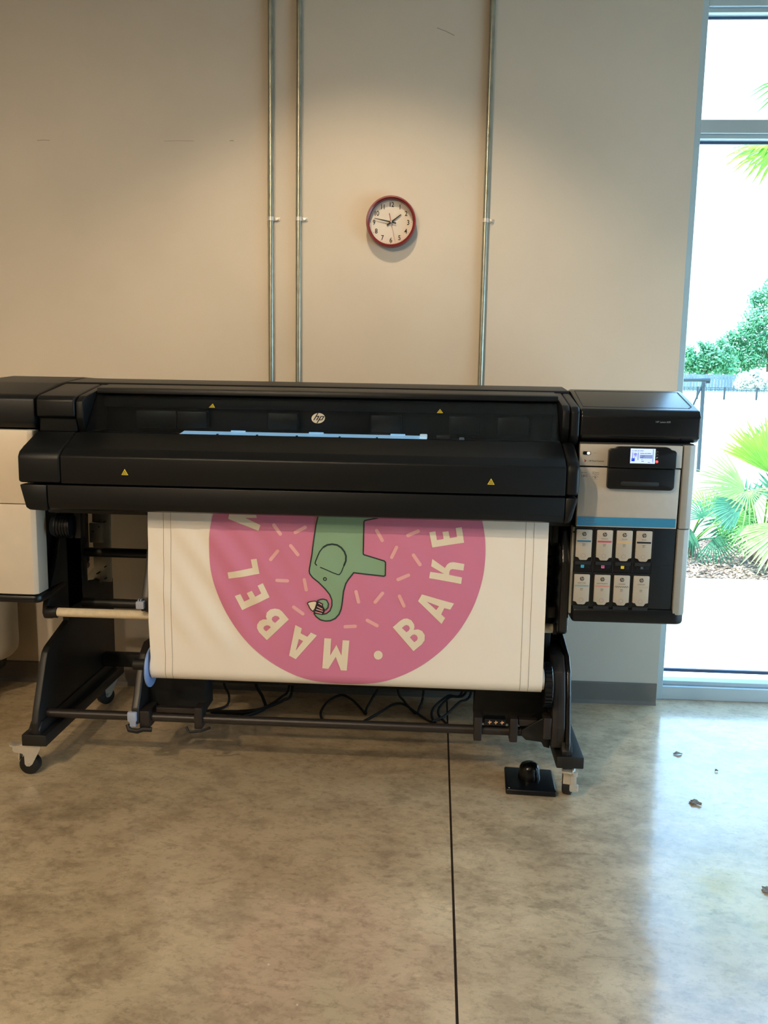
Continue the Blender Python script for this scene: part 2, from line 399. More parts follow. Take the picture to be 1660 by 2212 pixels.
# daylight portals in the back window and the added right one
for nm, loc, rot, sx, sy in (('daylight_portal', (1.83, 4.2, 1.52), (PI/2, 0, 0), 1.6, 3.06), ('daylight_portal', (XR+0.26, 2.0, 1.15), (PI/2, 0, -PI/2), 2.8, 2.3)):
    ld = bpy.data.lights.new(nm, 'AREA'); ld.shape = 'RECTANGLE'; ld.size = sx; ld.size_y = sy; ld.cycles.is_portal = True
    lo = bpy.data.objects.new(nm, ld); COL.objects.link(lo); lo.location = loc
    lo.rotation_euler = Vector((0, -1, 0) if rot[2] == 0 else (-1, 0, 0)).to_track_quat('-Z', 'Z').to_euler()

# ceiling lamps (just above the frame)
def ceiling_lamp(x, y, energy, aim, cone, blend, col, label, r=0.09, z=ZC-0.16):
    t = thing('ceiling_lamp', label, 'lamp', (x, y, z), 'round can lamps hanging below the ceiling')
    new('lamp_can', B().lathe([(r*0.86, 0.0), (r, 0.0), (r, 0.16), (r*0.86, 0.16)], (x, y, z), n=28), M['white'], t)
    new('lamp_lens', B().lathe([(0.0, 0.026), (r*0.84, 0.026), (r*0.84, 0.03), (0.0, 0.03)], (x, y, z), n=28), M['lampglow'], t)
    ld = bpy.data.lights.new('lamp_light', 'SPOT'); ld.energy = energy; ld.spot_size = math.radians(cone); ld.spot_blend = blend
    ld.color = col; ld.shadow_soft_size = r*0.8
    lo = bpy.data.objects.new('lamp_light', ld); COL.objects.link(lo); lo.parent = t; lo.location = (0, 0, 0.02)
    lo.rotation_euler = Vector(aim).to_track_quat('-Z', 'Y').to_euler()
    return t
WARM = (1.0, 0.785, 0.53)
ceiling_lamp(-0.3, 2.75, 540, (0, 0.10, -1), 98, 0.6, WARM, 'white can lamp nearest the back wall, above the clock')
ceiling_lamp(-1.8, -0.6, 960, (0, 0.32, -1), 140, 0.6, WARM, 'white can lamp over the open floor on the left')
ceiling_lamp(-0.9, -1.4, 420, (0, 0.32, -1), 140, 0.6, WARM, 'white can lamp over the open floor, second from the back wall')
ceiling_lamp(-3.0, -2.6, 980, (0.1, 0.45, -1), 140, 0.6, WARM, 'white can lamp in the far left corner of the room')

# ------------------------------------------------------------------ wall clock
CX, CZ, CR = -0.209, 2.107, 0.104
t = thing('wall_clock', 'round dark red wall clock with white face and black numerals on the back wall', 'clock', (CX, WY, CZ))
c0 = (CX, WY, CZ)
new('case', B().lathe([(0.0, -0.001), (CR-0.006, -0.001), (CR+0.001, -0.008), (CR+0.002, -0.04), (CR-0.001, -0.046), (CR-0.006, -0.047), (CR-0.0105, -0.043), (CR-0.0115, -0.018), (0, -0.018)], c0, 'y', 64), M['red'], t)
new('dial', B().lathe([(0.0, -0.0181), (CR-0.012, -0.0181), (CR-0.012, -0.0186), (0.0, -0.0186)], c0, 'y', 64), M['face'], t)
CP = lambda d: (lambda u, v: (CX+u, WY-d, CZ+v))
for h in range(1, 13):
    b = B(); a = math.radians(90-30*h); r = CR*0.70
    text(str(h), 0.0285, lambda u, v, a=a, r=r: (CX+r*math.cos(a)+u*0.86, WY-0.0192, CZ+r*math.sin(a)-0.0100+v), b, 'CENTER', 0.9, 0.0004)
    new('numeral', b, M['ink'], t, fix=False)
b = B()
for i in range(60):
    a = 2*PI*i/60; r = CR*0.83; q = 0.0013 if i % 5 == 0 else 0.0007
    b.flat([ring(q, 8, r*math.cos(a), r*math.sin(a))], CP(0.0192))
new('minute_dots', b, M['ink'], t, fix=False)['kind'] = 'stuff'
def hand(name, ang, L, tail, w0, w1, d, m):
    a = math.radians(ang); ux, uz = math.sin(a), math.cos(a)
    prof = [(-tail, -w0/2), (-tail, w0/2), (0, w0/2), (L, w1/2), (L, -w1/2), (0, -w0/2)]
    b = B().prism([(CX+p*ux+q*uz, CZ+p*uz-q*ux) for p, q in prof], WY-d-0.001, WY-d, 'y')
    return new(name, b, m, t, smooth=False)
hand('hour_hand', 53, 0.052, 0.022, 0.0058, 0.0035, 0.023, M['ink'])
hand('minute_hand', 282, 0.072, 0.022, 0.0056, 0.0022, 0.026, M['ink'])
hand('second_hand', 167, 0.084, 0.0, 0.0014, 0.0008, 0.029, M['redhand'])
hand('second_hand_tail', 347, 0.036, 0.0, 0.0018, 0.0034, 0.029, M['redhand'])
new('hub_cap', B().cyl((CX, WY-0.033, CZ), (CX, WY-0.018, CZ), 0.0032, 16, bev=0.0006), M['pale'], t)
new('lens', B().lathe([(0.0, -0.040), (CR-0.0112, -0.040), (CR-0.0112, -0.0405), (0.0, -0.0405)], c0, 'y', 48), M['lens'], t)

# ------------------------------------------------------------------ conduits
for x, lab in ((-0.726, 'leftmost of the three galvanised conduit pipes running up the wall'),
               (-0.606, 'middle conduit pipe, the right one of the close pair'),
               (0.191, 'single conduit pipe on the wall to the right of the clock')):
    t = thing('conduit_pipe', lab, 'pipe', (x, WY, 0), 'galvanised conduits on the back wall')
    y = WY-0.0145
    new('pipe', B().cyl((x, y, 0.45), (x, y, ZC-0.01), 0.0118, 20), M['emt'], t)
    for z in (2.118, 0.75):
        c = new('strap', B().lathe([(0.0122, -0.008), (0.0138, -0.008), (0.0138, 0.008), (0.0122, 0.008)], (x, y, z), 'z', 20)
                .box(x+0.010, x+0.037, WY-0.0035, WY, z-0.008, z+0.008, 0.001).box(x+0.008, x+0.0145, WY-0.014, WY-0.001, z-0.008, z+0.008, 0.001), M['chrome'], t)
        new('screw', B().cyl((x+0.026, WY-0.0095, z), (x+0.026, WY-0.003, z), 0.0058, 6, bev=0.001), M['chrome'], c)

# ------------------------------------------------------------------ the wide format printer
PR = thing('wide_format_printer', 'wide black and grey large format printer on a castered stand against the wall', 'printer', (-0.447, 3.35, 0))
X0, X1 = -1.77, 0.874          # outer ends
L0, L1 = -1.3745, 0.4835       # inner seams between centre and end modules
def part(name, b, m, parent=PR, **k): return new(name, b, m, parent, **k)

lidprof = [(3.005, 1.364), (3.03, 1.378), (3.22, 1.416), (3.45, 1.436), (3.62, 1.430), (3.70, 1.40), (3.70, 1.262), (3.03, 1.262), (3.003, 1.28)]
rlid = [(3.02, 1.366), (3.265, 1.424), (3.30, 1.4265), (3.45, 1.412), (3.70, 1.36), (3.70, 1.26), (3.03, 1.258), (3.003, 1.275), (3.003, 1.345)]
# left module
b = B().prism(lidprof, X0, L0-0.006, bev=0.007)
for v in b.v:
    if v.x < -1.6 and v.y > 3.2: v.x += 0.10*min(1.0, (v.y-3.0)/0.42)
lm = part('left_top_cover', b, M['blk'])
b = B().prism([(X0+0.01, 3.0), (-1.408, 3.0), (-1.394, 3.012), (-1.394, 3.09), (X0, 3.09), (X0, 3.012)], 0.998, 1.255, 'z', bev=0.002)
lw = part('left_front_panel', b, M['white'])
b = B().prism([(X0+0.01, 3.0), (-1.408, 3.0), (-1.394, 3.012), (-1.394, 3.09), (X0, 3.09), (X0, 3.012)], 0.672, 0.995, 'z', bev=0.002)
part('left_lower_panel', b, M['white'])
part('left_core', B().box(X0+0.012, -1.44, 3.06, 3.60, 0.665, 1.26, 0.006), M['dark'])
part('left_base_rim', B().prism([(X0+0.03, 2.998), (-1.402, 2.998), (-1.384, 3.016), (-1.384, 3.10), (-1.44, 3.60), (X0, 3.60), (X0, 3.03)], 0.640, 0.668, 'z', bev=0.009), M['blk2'])
# top cover between the modules
part('top_cover', B().prism([(3.262, 1.412), (3.27, 1.4195), (3.45, 1.4325), (3.62, 1.424), (3.70, 1.395), (3.70, 1.25), (3.262, 1.25)], L0+0.003, L1-0.003, bev=0.003), M['blk'])
# canopy above the pane
cp = part('canopy', B().prism([(3.13, 1.384), (3.132, 1.401), (3.145, 1.405), (3.252, 1.4145), (3.252, 1.33), (3.235, 1.33), (3.235, 1.385)], -1.206, 0.424, bev=0.002), M['blk'])
# end blocks beside the pane
for nm, xa, xb, xi in (('left_end_block', L0+0.003, -1.238, -1.210), ('right_end_block', 0.452, L1-0.003, 0.424)):
    prof = [(3.0, 1.305), (3.0, 1.362), (3.02, 1.376), (3.252, 1.414), (3.252, 1.25), (3.02, 1.25), (3.02, 1.30)] if xi < -1 else [(3.0, 1.275), (3.0, 1.355), (3.02, 1.372), (3.252, 1.411), (3.252, 1.24), (3.03, 1.24), (3.01, 1.262)]
    e = part(nm, B().prism(prof, xa, xb, bev=0.006, seg=3), M['blk'])
    lo, hi = (xb+0.002, xi) if xi < -1 else (xi, xa-0.002)
    pr2 = [(3.008, 1.30), (3.008, 1.358), (3.04, 1.376), (3.252, 1.412), (3.252, 1.25), (3.03, 1.25)]
    part('block_facet', B().prism(pr2, lo, hi, bev=0.005), M['blk'], e)
# body behind
part('body', B().box(L0+0.006, L1-0.006, 3.30, 3.69, 0.93, 1.26, 0.006).box(L0+0.006, L1-0.006, 3.05, 3.31, 0.96, 1.228, 0.006), M['dark'])
# the print zone behind the smoked pane
part('carriage_beam', B().box(-1.20, 0.42, 3.215, 3.255, 1.23, 1.40, 0.004).box(-1.20, 0.42, 3.18, 3.215, 1.335, 1.372, 0.004), M['blk'])
for x in (-1.08, -0.93, -0.60, -0.23, 0.05, 0.22):
    wd = 0.15 if x < -1 else 0.11
    part('drive_box', B().box(x, x+wd, 3.165, 3.21, 1.262, 1.325, 0.006), M['blk'])
part('platen', B().box(-1.20, 0.42, 3.06, 3.255, 1.228, 1.243, 0.003), M['blk2'])
ls = part('lit_platen_strip', B().prism([(3.075, 1.2470), (3.075, 1.2482), (3.140, 1.2560), (3.140, 1.2465)], -0.895, -0.03), M['platenglow'], smooth=False)  # lit part of the platen, no lamp; its material glows
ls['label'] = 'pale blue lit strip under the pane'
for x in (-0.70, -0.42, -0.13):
    part('strip_clip', B().box(x-0.026, x+0.026, 3.136, 3.143, 1.25, 1.2605, 0.001), M['platenglow'], ls)
for x in (-0.76, -0.62, -0.48, -0.33, -0.2):
    part('strip_notch', B().box(x-0.003, x+0.003, 3.073, 3.085, 1.2465, 1.2515), M['dark'], ls, smooth=False)
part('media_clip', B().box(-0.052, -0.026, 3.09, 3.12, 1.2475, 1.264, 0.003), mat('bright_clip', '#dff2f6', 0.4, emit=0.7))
part('media_clip', B().box(0.085, 0.103, 3.09, 3.11, 1.2435, 1.256, 0.003), M['blue_lever'])
part('sensor_block', B().box(0.005, 0.055, 3.10, 3.13, 1.243, 1.262, 0.004), M['brown_blk'])
# smoked pane, leaning back
PA, PB = Vector((0, 3.012, 1.2535)), Vector((0, 3.136, 1.383))
pdir = (PB-PA).normalized(); pn = Vector((0, -pdir.z, pdir.y))
pn = pn if pn.y < 0 else -pn
def PP(x, s, l=0.0):
    q = PA + pdir*s + pn*l; return (x, q.y, q.z)
plen = (PB-PA).length
pane = part('window_pane', B().prism([(PA.y, PA.z), (PB.y, PB.z), (PB.y-pn.y*0.004, PB.z-pn.z*0.004), (PA.y-pn.y*0.004, PA.z-pn.z*0.004)], -1.205, 0.42), M['tintglass'], smooth=False)
pane['label'] = 'smoked see-through window across the front'
badge(pane, lambda u, v, l: PP(-0.404+u, 0.083+v, l), 0.0235, M['pale'], M['ink'], 0.0006)
def warn(parent, P, r):
    tri = lambda k: [(k*math.cos(PI/2+2*PI*i/3), k*math.sin(PI/2+2*PI*i/3)) for i in range(3)]
    o = part('warning_mark', B().flat([tri(r)], lambda u, v: P(u, v, 0.0006)), M['yellow'], parent, fix=False)
    o['label'] = 'yellow warning triangle'
    b = B().flat([tri(r*0.62), [(p[0]*0.42, p[1]*0.42) for p in tri(r)]], lambda u, v: P(u, v, 0.001))
    b.flat([[(-r*0.05, -r*0.18), (r*0.05, -r*0.18), (r*0.05, r*0.2), (-r*0.05, r*0.2)]], lambda u, v: P(u, v, 0.001))
    part('warning_sign', b, M['ink'], parent, fix=False)
warn(pane, lambda u, v, l: PP(-0.783+u, 0.128+v, l), 0.0125)
warn(pane, lambda u, v, l: PP(0.016+u, 0.124+v, l), 0.0125)
# front cover
cov = [(3.035, 1.252), (3.005, 1.2515), (2.895, 1.207), (2.862, 1.185), (2.86, 1.18), (2.86, 1.0915), (2.94, 1.0915), (2.945, 1.19), (3.035, 1.236)]
fc = part('front_cover', B().prism(cov, -1.2335, 0.424, bev=0.0025), M['blk'])
cape = [(3.035, 1.252), (3.005, 1.2515), (2.905, 1.212), (2.874, 1.198), (2.86, 1.180), (2.86, 1.0915), (2.94, 1.0915), (3.035, 1.1)]
part('left_cover_cap', B().prism(cape, -1.380, -1.2352, bev=0.010, seg=3), M['blk'])
part('right_cover_cap', B().prism(cape, 0.4255, 0.468, bev=0.012, seg=3), M['blk'])
warn(fc, lambda u, v, l: (-1.017+u, 2.86-l, 1.1315+v), 0.0135)
warn(fc, lambda u, v, l: (0.185+u, 2.86-l, 1.1295+v), 0.0135)
flp = [(2.86, 1.0855), (2.862, 1.025), (2.868, 1.006), (2.885, 0.999), (2.935, 1.001), (2.94, 1.0855)]
part('front_flap', B().prism(flp, -1.2815, 0.424, bev=0.0025), M['blk'])
part('left_flap_cap', B().prism([(-1.376, 1.0855), (-1.357, 1.008), (-1.345, 1.0), (-1.284, 0.998), (-1.284, 1.0855)], 2.86, 3.03, 'y', bev=0.005), M['blk'])
part('right_flap_cap', B().prism([(0.466, 1.0855), (0.449, 1.012), (0.435, 1.001), (0.4255, 1.0), (0.4255, 1.0855)], 2.86, 3.03, 'y', bev=0.007), M['blk'])
# right module
rc = part('right_top_cover', B().prism(rlid, L1, X1+0.006, bev=0.008, seg=3), M['lidblk'])
part('lid_inset', B().flat([[(0.495, 3.045), (0.848, 3.045), (0.862, 3.065), (0.862, 3.255), (0.495, 3.255)], [(0.498, 3.049), (0.498, 3.251), (0.858, 3.251), (0.858, 3.067), (0.846, 3.049)]],
     lambda u, v: (u, v, 1.366+(v-3.02)*0.2367+0.0008)), M['dark'], rc, fix=False)
part('cover_lettering', text('HP Latex 630', 0.0088, lambda u, v: (0.730+u, 3.0025, 1.325+v)), M['dimprint'], rc, fix=False)
part('right_core', B().box(0.487, 0.868, 3.022, 3.60, 0.66, 1.256, 0.004), M['dark'])
def rrect(x0, x1, z0, z1, r, n=5):
    o = []
    for cx, cz, a0 in ((x1-r, z1-r, 0), (x0+r, z1-r, 1), (x0+r, z0+r, 2), (x1-r, z0+r, 3)):
        for i in range(n+1):
            a = (a0+i/n)*PI/2; o.append((cx+r*math.cos(a), cz+r*math.sin(a)))
    return o
up = part('control_panel', B().prism([(0.4865, 1.1775), (0.4865, 1.250), (0.8235, 1.250), (0.8235, 1.1755)], 3.0, 3.021, 'y', bev=0.0015), M['silver'])
dn = part('access_door', B().prism([(0.4865, 0.9705), (0.4865, 1.1725), (0.8215, 1.1715), (0.8195, 0.9705)], 3.0, 3.021, 'y', bev=0.0015), M['silver'])
so = [(0.829, 3.0), (0.850, 3.001), (0.866, 3.008), (0.873, 3.024), (0.873, 3.62), (0.829, 3.62)]
part('corner_panel', B().prism(so, 0.971, 1.252, 'z', bev=0.0015), M['silverdim'])
part('lower_corner_panel', B().prism([(x-0.002, y) for x, y in so], 0.672, 0.968, 'z', bev=0.0015), M['silverdim'])
part('right_base_rim', B().prism([(0.486, 3.0), (0.845, 3.0), (0.866, 3.012), (0.871, 3.04), (0.871, 3.60), (0.486, 3.60)], 0.636, 0.690, 'z', bev=0.013, seg=3), M['blk2'])
st = part('blue_band', B().box(0.489, 0.816, 2.9985, 3.0, 0.9745, 1.0045), M['stripe'], dn, smooth=False)
st['label'] = 'blue stripe along the bottom of the door'
FP = lambda d, x0=0.0, z0=0.0: (lambda u, v: (x0+u, 3.0-d, z0+v))
part('band_lettering', text('HP Latex', 0.0085, FP(0.0021, 0.516, 0.993)), M['dimprint'], dn, fix=False)
part('band_print', B().flat([[(0.516, 0.9865), (0.552, 0.9865), (0.552, 0.988), (0.516, 0.988)]], FP(0.0021)), M['dimprint'], dn, fix=False)
b = B(); strip(b, ring(0.0065, 16, 0.505, 0.990)[:14], 0.0014, FP(0.0021)); part('band_mark', b, M['dimprint'], dn, fix=False)
# switch, panel lettering
sw = part('power_switch', B().prism(rrect(0.496, 0.521, 1.2145, 1.2255, 0.003), 2.997, 3.0, 'y'), M['blk2'], up)
part('switch_button', B().prism(rrect(0.509, 0.5195, 1.2155, 1.2245, 0.004), 2.9955, 2.9975, 'y'), M['led_white'], up)
b = B().flat([[(0.531, 1.2195), (0.542, 1.2195), (0.542, 1.2205), (0.531, 1.2205)]], FP(0.0006)); part('panel_print', b, M['greyprint'], up, fix=False)
b = B().flat([[(0.5035, 1.189), (0.5055, 1.189), (0.5055, 1.1985), (0.5035, 1.1985)]], FP(0.0006)).flat([[(0.5055, 1.1925), (0.5095, 1.1925), (0.5095, 1.1945), (0.5055, 1.1945)]], FP(0.0006))
b.flat([[(0.513, 1.188), (0.5135, 1.188), (0.5135, 1.2)], ], FP(0.0006))
text('HP Pixel Control', 0.0072, FP(0.0006, 0.5165, 1.1915), b); part('panel_lettering', b, M['ink'], up, fix=False)
part('panel_print', B().flat([ring(0.0016, 10, 0.5005, 1.1945)], FP(0.0006)), M['led_red'], up, fix=False)
b = B(); text('LKC', 0.011, FP(0.0006, 0.4955, 1.1395), b); text('HP Latex', 0.005, FP(0.0006, 0.494, 1.153), b)
text('HP Support', 0.0048, FP(0.0006, 0.531, 1.1545), b); text('Mobile App', 0.0048, FP(0.0006, 0.531, 1.149), b)
strip(b, [(0.5335, 1.1375), (0.532, 1.1405), (0.535, 1.143), (0.538, 1.1435), (0.5405, 1.1465), (0.5445, 1.1465), (0.547, 1.143), (0.55, 1.142), (0.5505, 1.139), (0.549, 1.1375)], 0.0007, FP(0.0006))
b.flat([ring(0.0033, 14, 0.5415, 1.139), ring(0.0022, 14, 0.5415, 1.139)[::-1]], FP(0.0006)); b.flat([ring(0.001, 10, 0.5415, 1.139)], FP(0.0006))
b.flat([[(0.532, 1.1325), (0.550, 1.1325), (0.550, 1.133), (0.532, 1.133)]], FP(0.0006))
part('door_lettering', b, M['ink'], dn, fix=False)
# screen cluster
sc1 = part('screen_housing', B().prism([(0.579, 1.1755), (0.579, 1.232), (0.586, 1.2385), (0.600, 1.2385), (0.607, 1.2445), (0.612, 1.2455), (0.770, 1.2455), (0.777, 1.2425), (0.783, 1.2365), (0.793, 1.2355), (0.7995, 1.229), (0.7995, 1.1755)], 2.974, 3.004, 'y', bev=0.003, seg=3), M['blk2'])
part('handle_housing', B().prism([(0.5785, 1.1735), (0.7995, 1.1735), (0.7995, 1.112), (0.793, 1.1035), (0.785, 1.1015), (0.588, 1.1035), (0.580, 1.106), (0.5785, 1.113)], 2.980, 3.004, 'y', bev=0.003, seg=3), M['blk2'])
part('grip_recess', B().prism(rrect(0.622, 0.748, 1.115, 1.130, 0.007), 2.9785, 2.982, 'y', bev=0.0006), M['dark'])
YS = 2.974
scn = part('screen', B().box(0.6475, 0.7285, YS-0.0012, YS, 1.1915, 1.2405), M['screen'], sc1, smooth=False)
SP = lambda u, v: (u, YS-0.002, v)
rc4 = lambda x0, x1, z0, z1: [(x0, z0), (x1, z0), (x1, z1), (x0, z1)]
b = B().flat([rc4(0.678, 0.719, 1.2085, 1.2205)], SP).flat([rc4(0.653, 0.656, 1.203, 1.228)], SP).flat([rc4(0.671, 0.674, 1.203, 1.228)], SP).flat([rc4(0.653, 0.656, 1.231, 1.2345)], SP)
b.flat([rc4(0.720, 0.7225, 1.195, 1.239)], SP); part('screen_graphic', b, M['scr_grey'], sc1, fix=False)
part('screen_graphic', B().flat([ring(0.0052, 18, 0.6635, 1.2215)], SP), M['scr_violet'], sc1, fix=False)
part('screen_graphic', B().flat([rc4(0.6515, 0.662, 1.1985, 1.2085)], SP), M['scr_blue'], sc1, fix=False)
b = B(); strip(b, ring(0.0035, 12, 0.6645, 1.2115)[:9], 0.0008, SP); 
for x0, x1, z in ((0.659, 0.668, 1.2325), (0.670, 0.676, 1.2325), (0.678, 0.689, 1.2325), (0.678, 0.692, 1.2245), (0.6935, 0.700, 1.2245), (0.7015, 0.714, 1.2245), (0.684, 0.694, 1.2155), (0.680, 0.690, 1.2105), (0.684, 0.687, 1.2045), (0.684, 0.692, 1.1985), (0.705, 0.713, 1.1945)):
    b.flat([rc4(x0, x1, z, z+0.0016)], SP)
part('screen_lettering', b, M['scr_dark'], sc1, fix=False)
part('cancel_light', B().cyl((0.7345, YS-0.0012, 1.1985), (0.7345, YS, 1.1985), 0.0052, 16), M['led_red'], sc1)
b = B(); strip(b, [(0.7322, 1.1962), (0.7368, 1.2008)], 0.0011, SP); strip(b, [(0.7322, 1.2008), (0.7368, 1.1962)], 0.0011, SP)
b.flat([[(0.731, 1.209), (0.7365, 1.2115), (0.735, 1.214), (0.7305, 1.2105)]], SP); part('key_marks', b, M['pale'], sc1, fix=False)
b = B(); strip(b, ring(0.0033, 12, 0.734, 1.229)[:9], 0.0008, SP); strip(b, ring(0.0033, 12, 0.734, 1.2195)[:9], 0.0008, SP); part('key_marks', b, M['greyprint'], sc1, fix=False)
# ink bay with recessed slots and colour squares
bay = part('ink_bay', B().box(0.487, 0.822, 3.006, 3.021, 0.690, 0.9685, 0.001), M['blk2'])
CXs = (0.515, 0.584, 0.650, 0.7155)
sq = [['#39a9c9', '#d0679a', '#e6c83a', '#2b3640'], ['#5aaac0', '#d98aa5', '#9fb4ba', '#a9b4a4']]
for r, (z0, z1, zi) in enumerate(((0.853, 0.964, 0.833), (0.698, 0.809, 0.6785))):
    for c, x in enumerate(CXs):
        fr = B().flat([rc4(x-0.031, x+0.031, z0-0.004, z1+0.002), rc4(x-0.0285, x+0.0285, z0, z1)[::-1]], lambda u, v: (u, 3.0057, v))
        fr.box(x-0.031, x-0.0285, 3.002, 3.0062, z0, z1).box(x+0.0285, x+0.031, 3.002, 3.0062, z0, z1).box(x-0.031, x+0.031, 3.001, 3.0062, z1, z1+0.003).box(x-0.026, x+0.026, 2.9995, 3.0062, z0-0.0145, z0-0.002, 0.001)
        part('slot_frame', fr, M['dark'], bay, smooth=False)
        part('slot_tag', B().box(x-0.0225, x+0.0225, 3.0045, 3.0062, zi-0.007, zi+0.007, 0.0005), M['blk'], bay)
        mm = mat('slot_colour', sq[r][c], 0.5, emit=0.12, var=0.02)
        part('slot_square', B().prism(rrect(x-0.0055, x+0.0055, zi-0.0055, zi+0.0055, 0.0012, 3), 3.0035, 3.0046, 'y'), mm, bay, smooth=False)
        lt = [['C', 'M', 'Y', 'K'], ['LC', 'LM', 'OP', 'OC']][r][c]
        part('slot_letter', text(lt, 0.006, lambda u, v, x=x, zi=zi: (x+u, 3.003, zi-0.002+v), None, 'CENTER'), M['ink'] if not (r == 0 and c == 3) else M['pale'], bay, fix=False)
for x in (0.5505, 0.617, 0.683, 0.749):
    part('bay_divider', B().box(x-0.001, x+0.001, 3.0045, 3.0062, 0.692, 0.9665), M['dark'], bay, smooth=False)
part('bay_divider', B().box(0.752, 0.818, 3.0048, 3.0062, 0.842, 0.8435), M['dark'], bay, smooth=False)

# stand -------------------------------------------------------------
legprof = [(2.972, 0.150), (2.972, 0.200), (2.99, 0.25), (3.066, 0.415), (3.078, 0.435), (3.10, 0.450), (3.275, 0.500), (3.275, 0.93), (3.46, 0.93), (3.48, 0.61), (3.76, 0.56), (3.76, 0.16)]
rlegprof = [(2.972, 0.150), (2.980, 0.20), (2.994, 0.25), (3.019, 0.36), (3.049, 0.44), (3.10, 0.485), (3.275, 0.52), (3.275, 0.93), (3.60, 0.93), (3.76, 0.56), (3.76, 0.16)]
for nm, xa, xb, f0, f1 in (('left_leg', -1.428, -1.402, -1.462, -1.371), ('right_leg', 0.4855, 0.504, 0.455, 0.550)):
    lg = part(nm, B().prism(legprof if xa < 0 else rlegprof, xa, xb, bev=0.005 if xa < 0 else 0.008, seg=2 if xa < 0 else 4), M['steel_blk' if xa < 0 else 'edgeblk'])
    part('foot_bar', B().box(f0, f1, 2.965, 3.78, 0.117, 0.160, 0.004), M['steel_blk'], lg)
    part('foot_gusset', B().prism([(2.975, 0.158), (2.975, 0.176), (3.0, 0.20), (3.76, 0.20), (3.76, 0.158)], xa-0.012, xb+0.006, bev=0.003), M['steel_blk'], lg)
la = part('left_media_arm', B().prism([(3.094, 0.578), (3.10, 0.61), (3.14, 0.678), (3.24, 0.84), (3.26, 0.97), (3.42, 0.97), (3.42, 0.54), (3.14, 0.546), (3.105, 0.556)], -1.426, -1.402, bev=0.006, seg=3), M['steel_blk'])
ra = part('right_media_arm', B().prism([(3.02, 0.60), (3.02, 0.84), (3.08, 0.96), (3.30, 0.96), (3.30, 0.52), (3.06, 0.575), (3.03, 0.585)], 0.446, 0.479, bev=0.008, seg=4), M['edgeblk'])
part('arm_seam', B().box(0.4605, 0.4622, 3.0185, 3.03, 0.61, 0.835), M['dark'], ra, smooth=False)
part('edge_strip', B().box(0.477, 0.485, 3.01, 3.05, 0.665, 0.967, 0.001), M['galv'])
part('edge_screw', B().cyl((0.481, 3.008, 0.950), (0.481, 3.012, 0.950), 0.0035, 10), M['dark'])
part('media_roller', B().cyl((-1.366, 3.095, 0.584), (0.438, 3.095, 0.584), 0.0165, 24, bev=0.002), M['roller'])['label'] = 'pale foam covered tension roller'
for xa, xb in ((-1.402, -1.366), (0.438, 0.450)):
    part('roller_cap', B().cyl((xa, 3.095, 0.584), (xb, 3.095, 0.584), 0.021, 20), M['dark'])
for z, y, r in ((0.735, 3.46, 0.019), (0.535, 3.42, 0.019)):
    part('cross_bar', B().cyl((-1.402, y, z), (0.486, y, z), r, 20), M['steel_blk'])
part('rear_beam', B().box(-1.40, 0.486, 3.60, 3.64, 0.205, 0.262, 0.003), M['steel_blk'])
part('rear_beam_rib', B().box(-1.18, 0.40, 3.56, 3.60, 0.165, 0.205, 0.003), M['dark'])
part('front_bar', B().cyl((-1.402, 3.055, 0.211), (0.486, 3.055, 0.211), 0.0165, 24), M['brown_blk'])
# casters
def caster(x, y, ang, bright):
    """wheel, fork, brake; ang turns it about its vertical pin"""
    R = Matrix.Rotation(ang, 3, 'Z'); c = Vector((x, y, 0))
    def T(b): b.v = [R @ v + c for v in b.v]; return b
    m1 = M['chrome'] if bright else M['galv']
    fk = part('caster', T(B().box(-0.028, 0.028, -0.024, 0.024, 0.108, 0.117, 0.002).prism([(-0.056, 0.103), (-0.050, 0.110), (0.046, 0.116), (0.050, 0.108), (0.016, 0.042), (0.006, 0.034), (-0.006, 0.034), (-0.012, 0.042), (-0.013, 0.074), (-0.020, 0.082), (-0.050, 0.086), (-0.056, 0.092)], -0.0225, -0.0185, 'y').prism([(-0.030, 0.110), (0.030, 0.110), (0.012, 0.045), (0.0, 0.036), (-0.010, 0.045), (-0.018, 0.085)], 0.0185, 0.0215, 'y')), m1)
    part('caster_wheel', T(B().lathe([(0.0, -0.0175), (0.030, -0.0175), (0.036, -0.014), (0.0365, 0), (0.036, 0.014), (0.030, 0.0175), (0.0, 0.0175)], (0, 0, 0.0365), 'y', 32)), M['rubber'], fk)
    part('axle_bolt', T(B().cyl((0, -0.026, 0.045), (0, 0.026, 0.045), 0.006, 6)), m1, fk)
    if bright:
        part('brake_lever', T(B().prism([(-0.026, 0.106), (-0.050, 0.098), (-0.070, 0.104), (-0.072, 0.112), (-0.048, 0.106), (-0.024, 0.112)], -0.017, 0.017, 'y', bev=0.001)
             .prism([(-0.040, 0.052), (-0.036, 0.098), (-0.032, 0.098), (-0.036, 0.052)], -0.013, 0.013, 'y')), M['chrome'], fk)
    return fk
caster(-1.448, 3.00, 0.0, True)
rcs = caster(0.506, 3.02, math.radians(76), True)
part('brake_plate', B().prism(rrect(0.504, 0.535, 0.032, 0.060, 0.006), 2.964, 2.967, 'y', bev=0.0008).box(0.507, 0.527, 2.964, 2.968, 0.058, 0.088, 0.001).box(0.503, 0.530, 2.966, 2.98, 0.086, 0.102, 0.002), M['chrome'], rcs)
for x, z in ((0.507, 0.038), (0.507, 0.050), (0.529, 0.038), (0.529, 0.050)):
    part('brake_rivet', B().lathe([(0.0026, 0), (0.002, -0.0016), (0, -0.002)], (x, 2.9638, z), 'y', 10), M['chrome'], rcs)
caster(-1.43, 3.70, 0.9, False); caster(0.515, 3.70, 0.5, False)
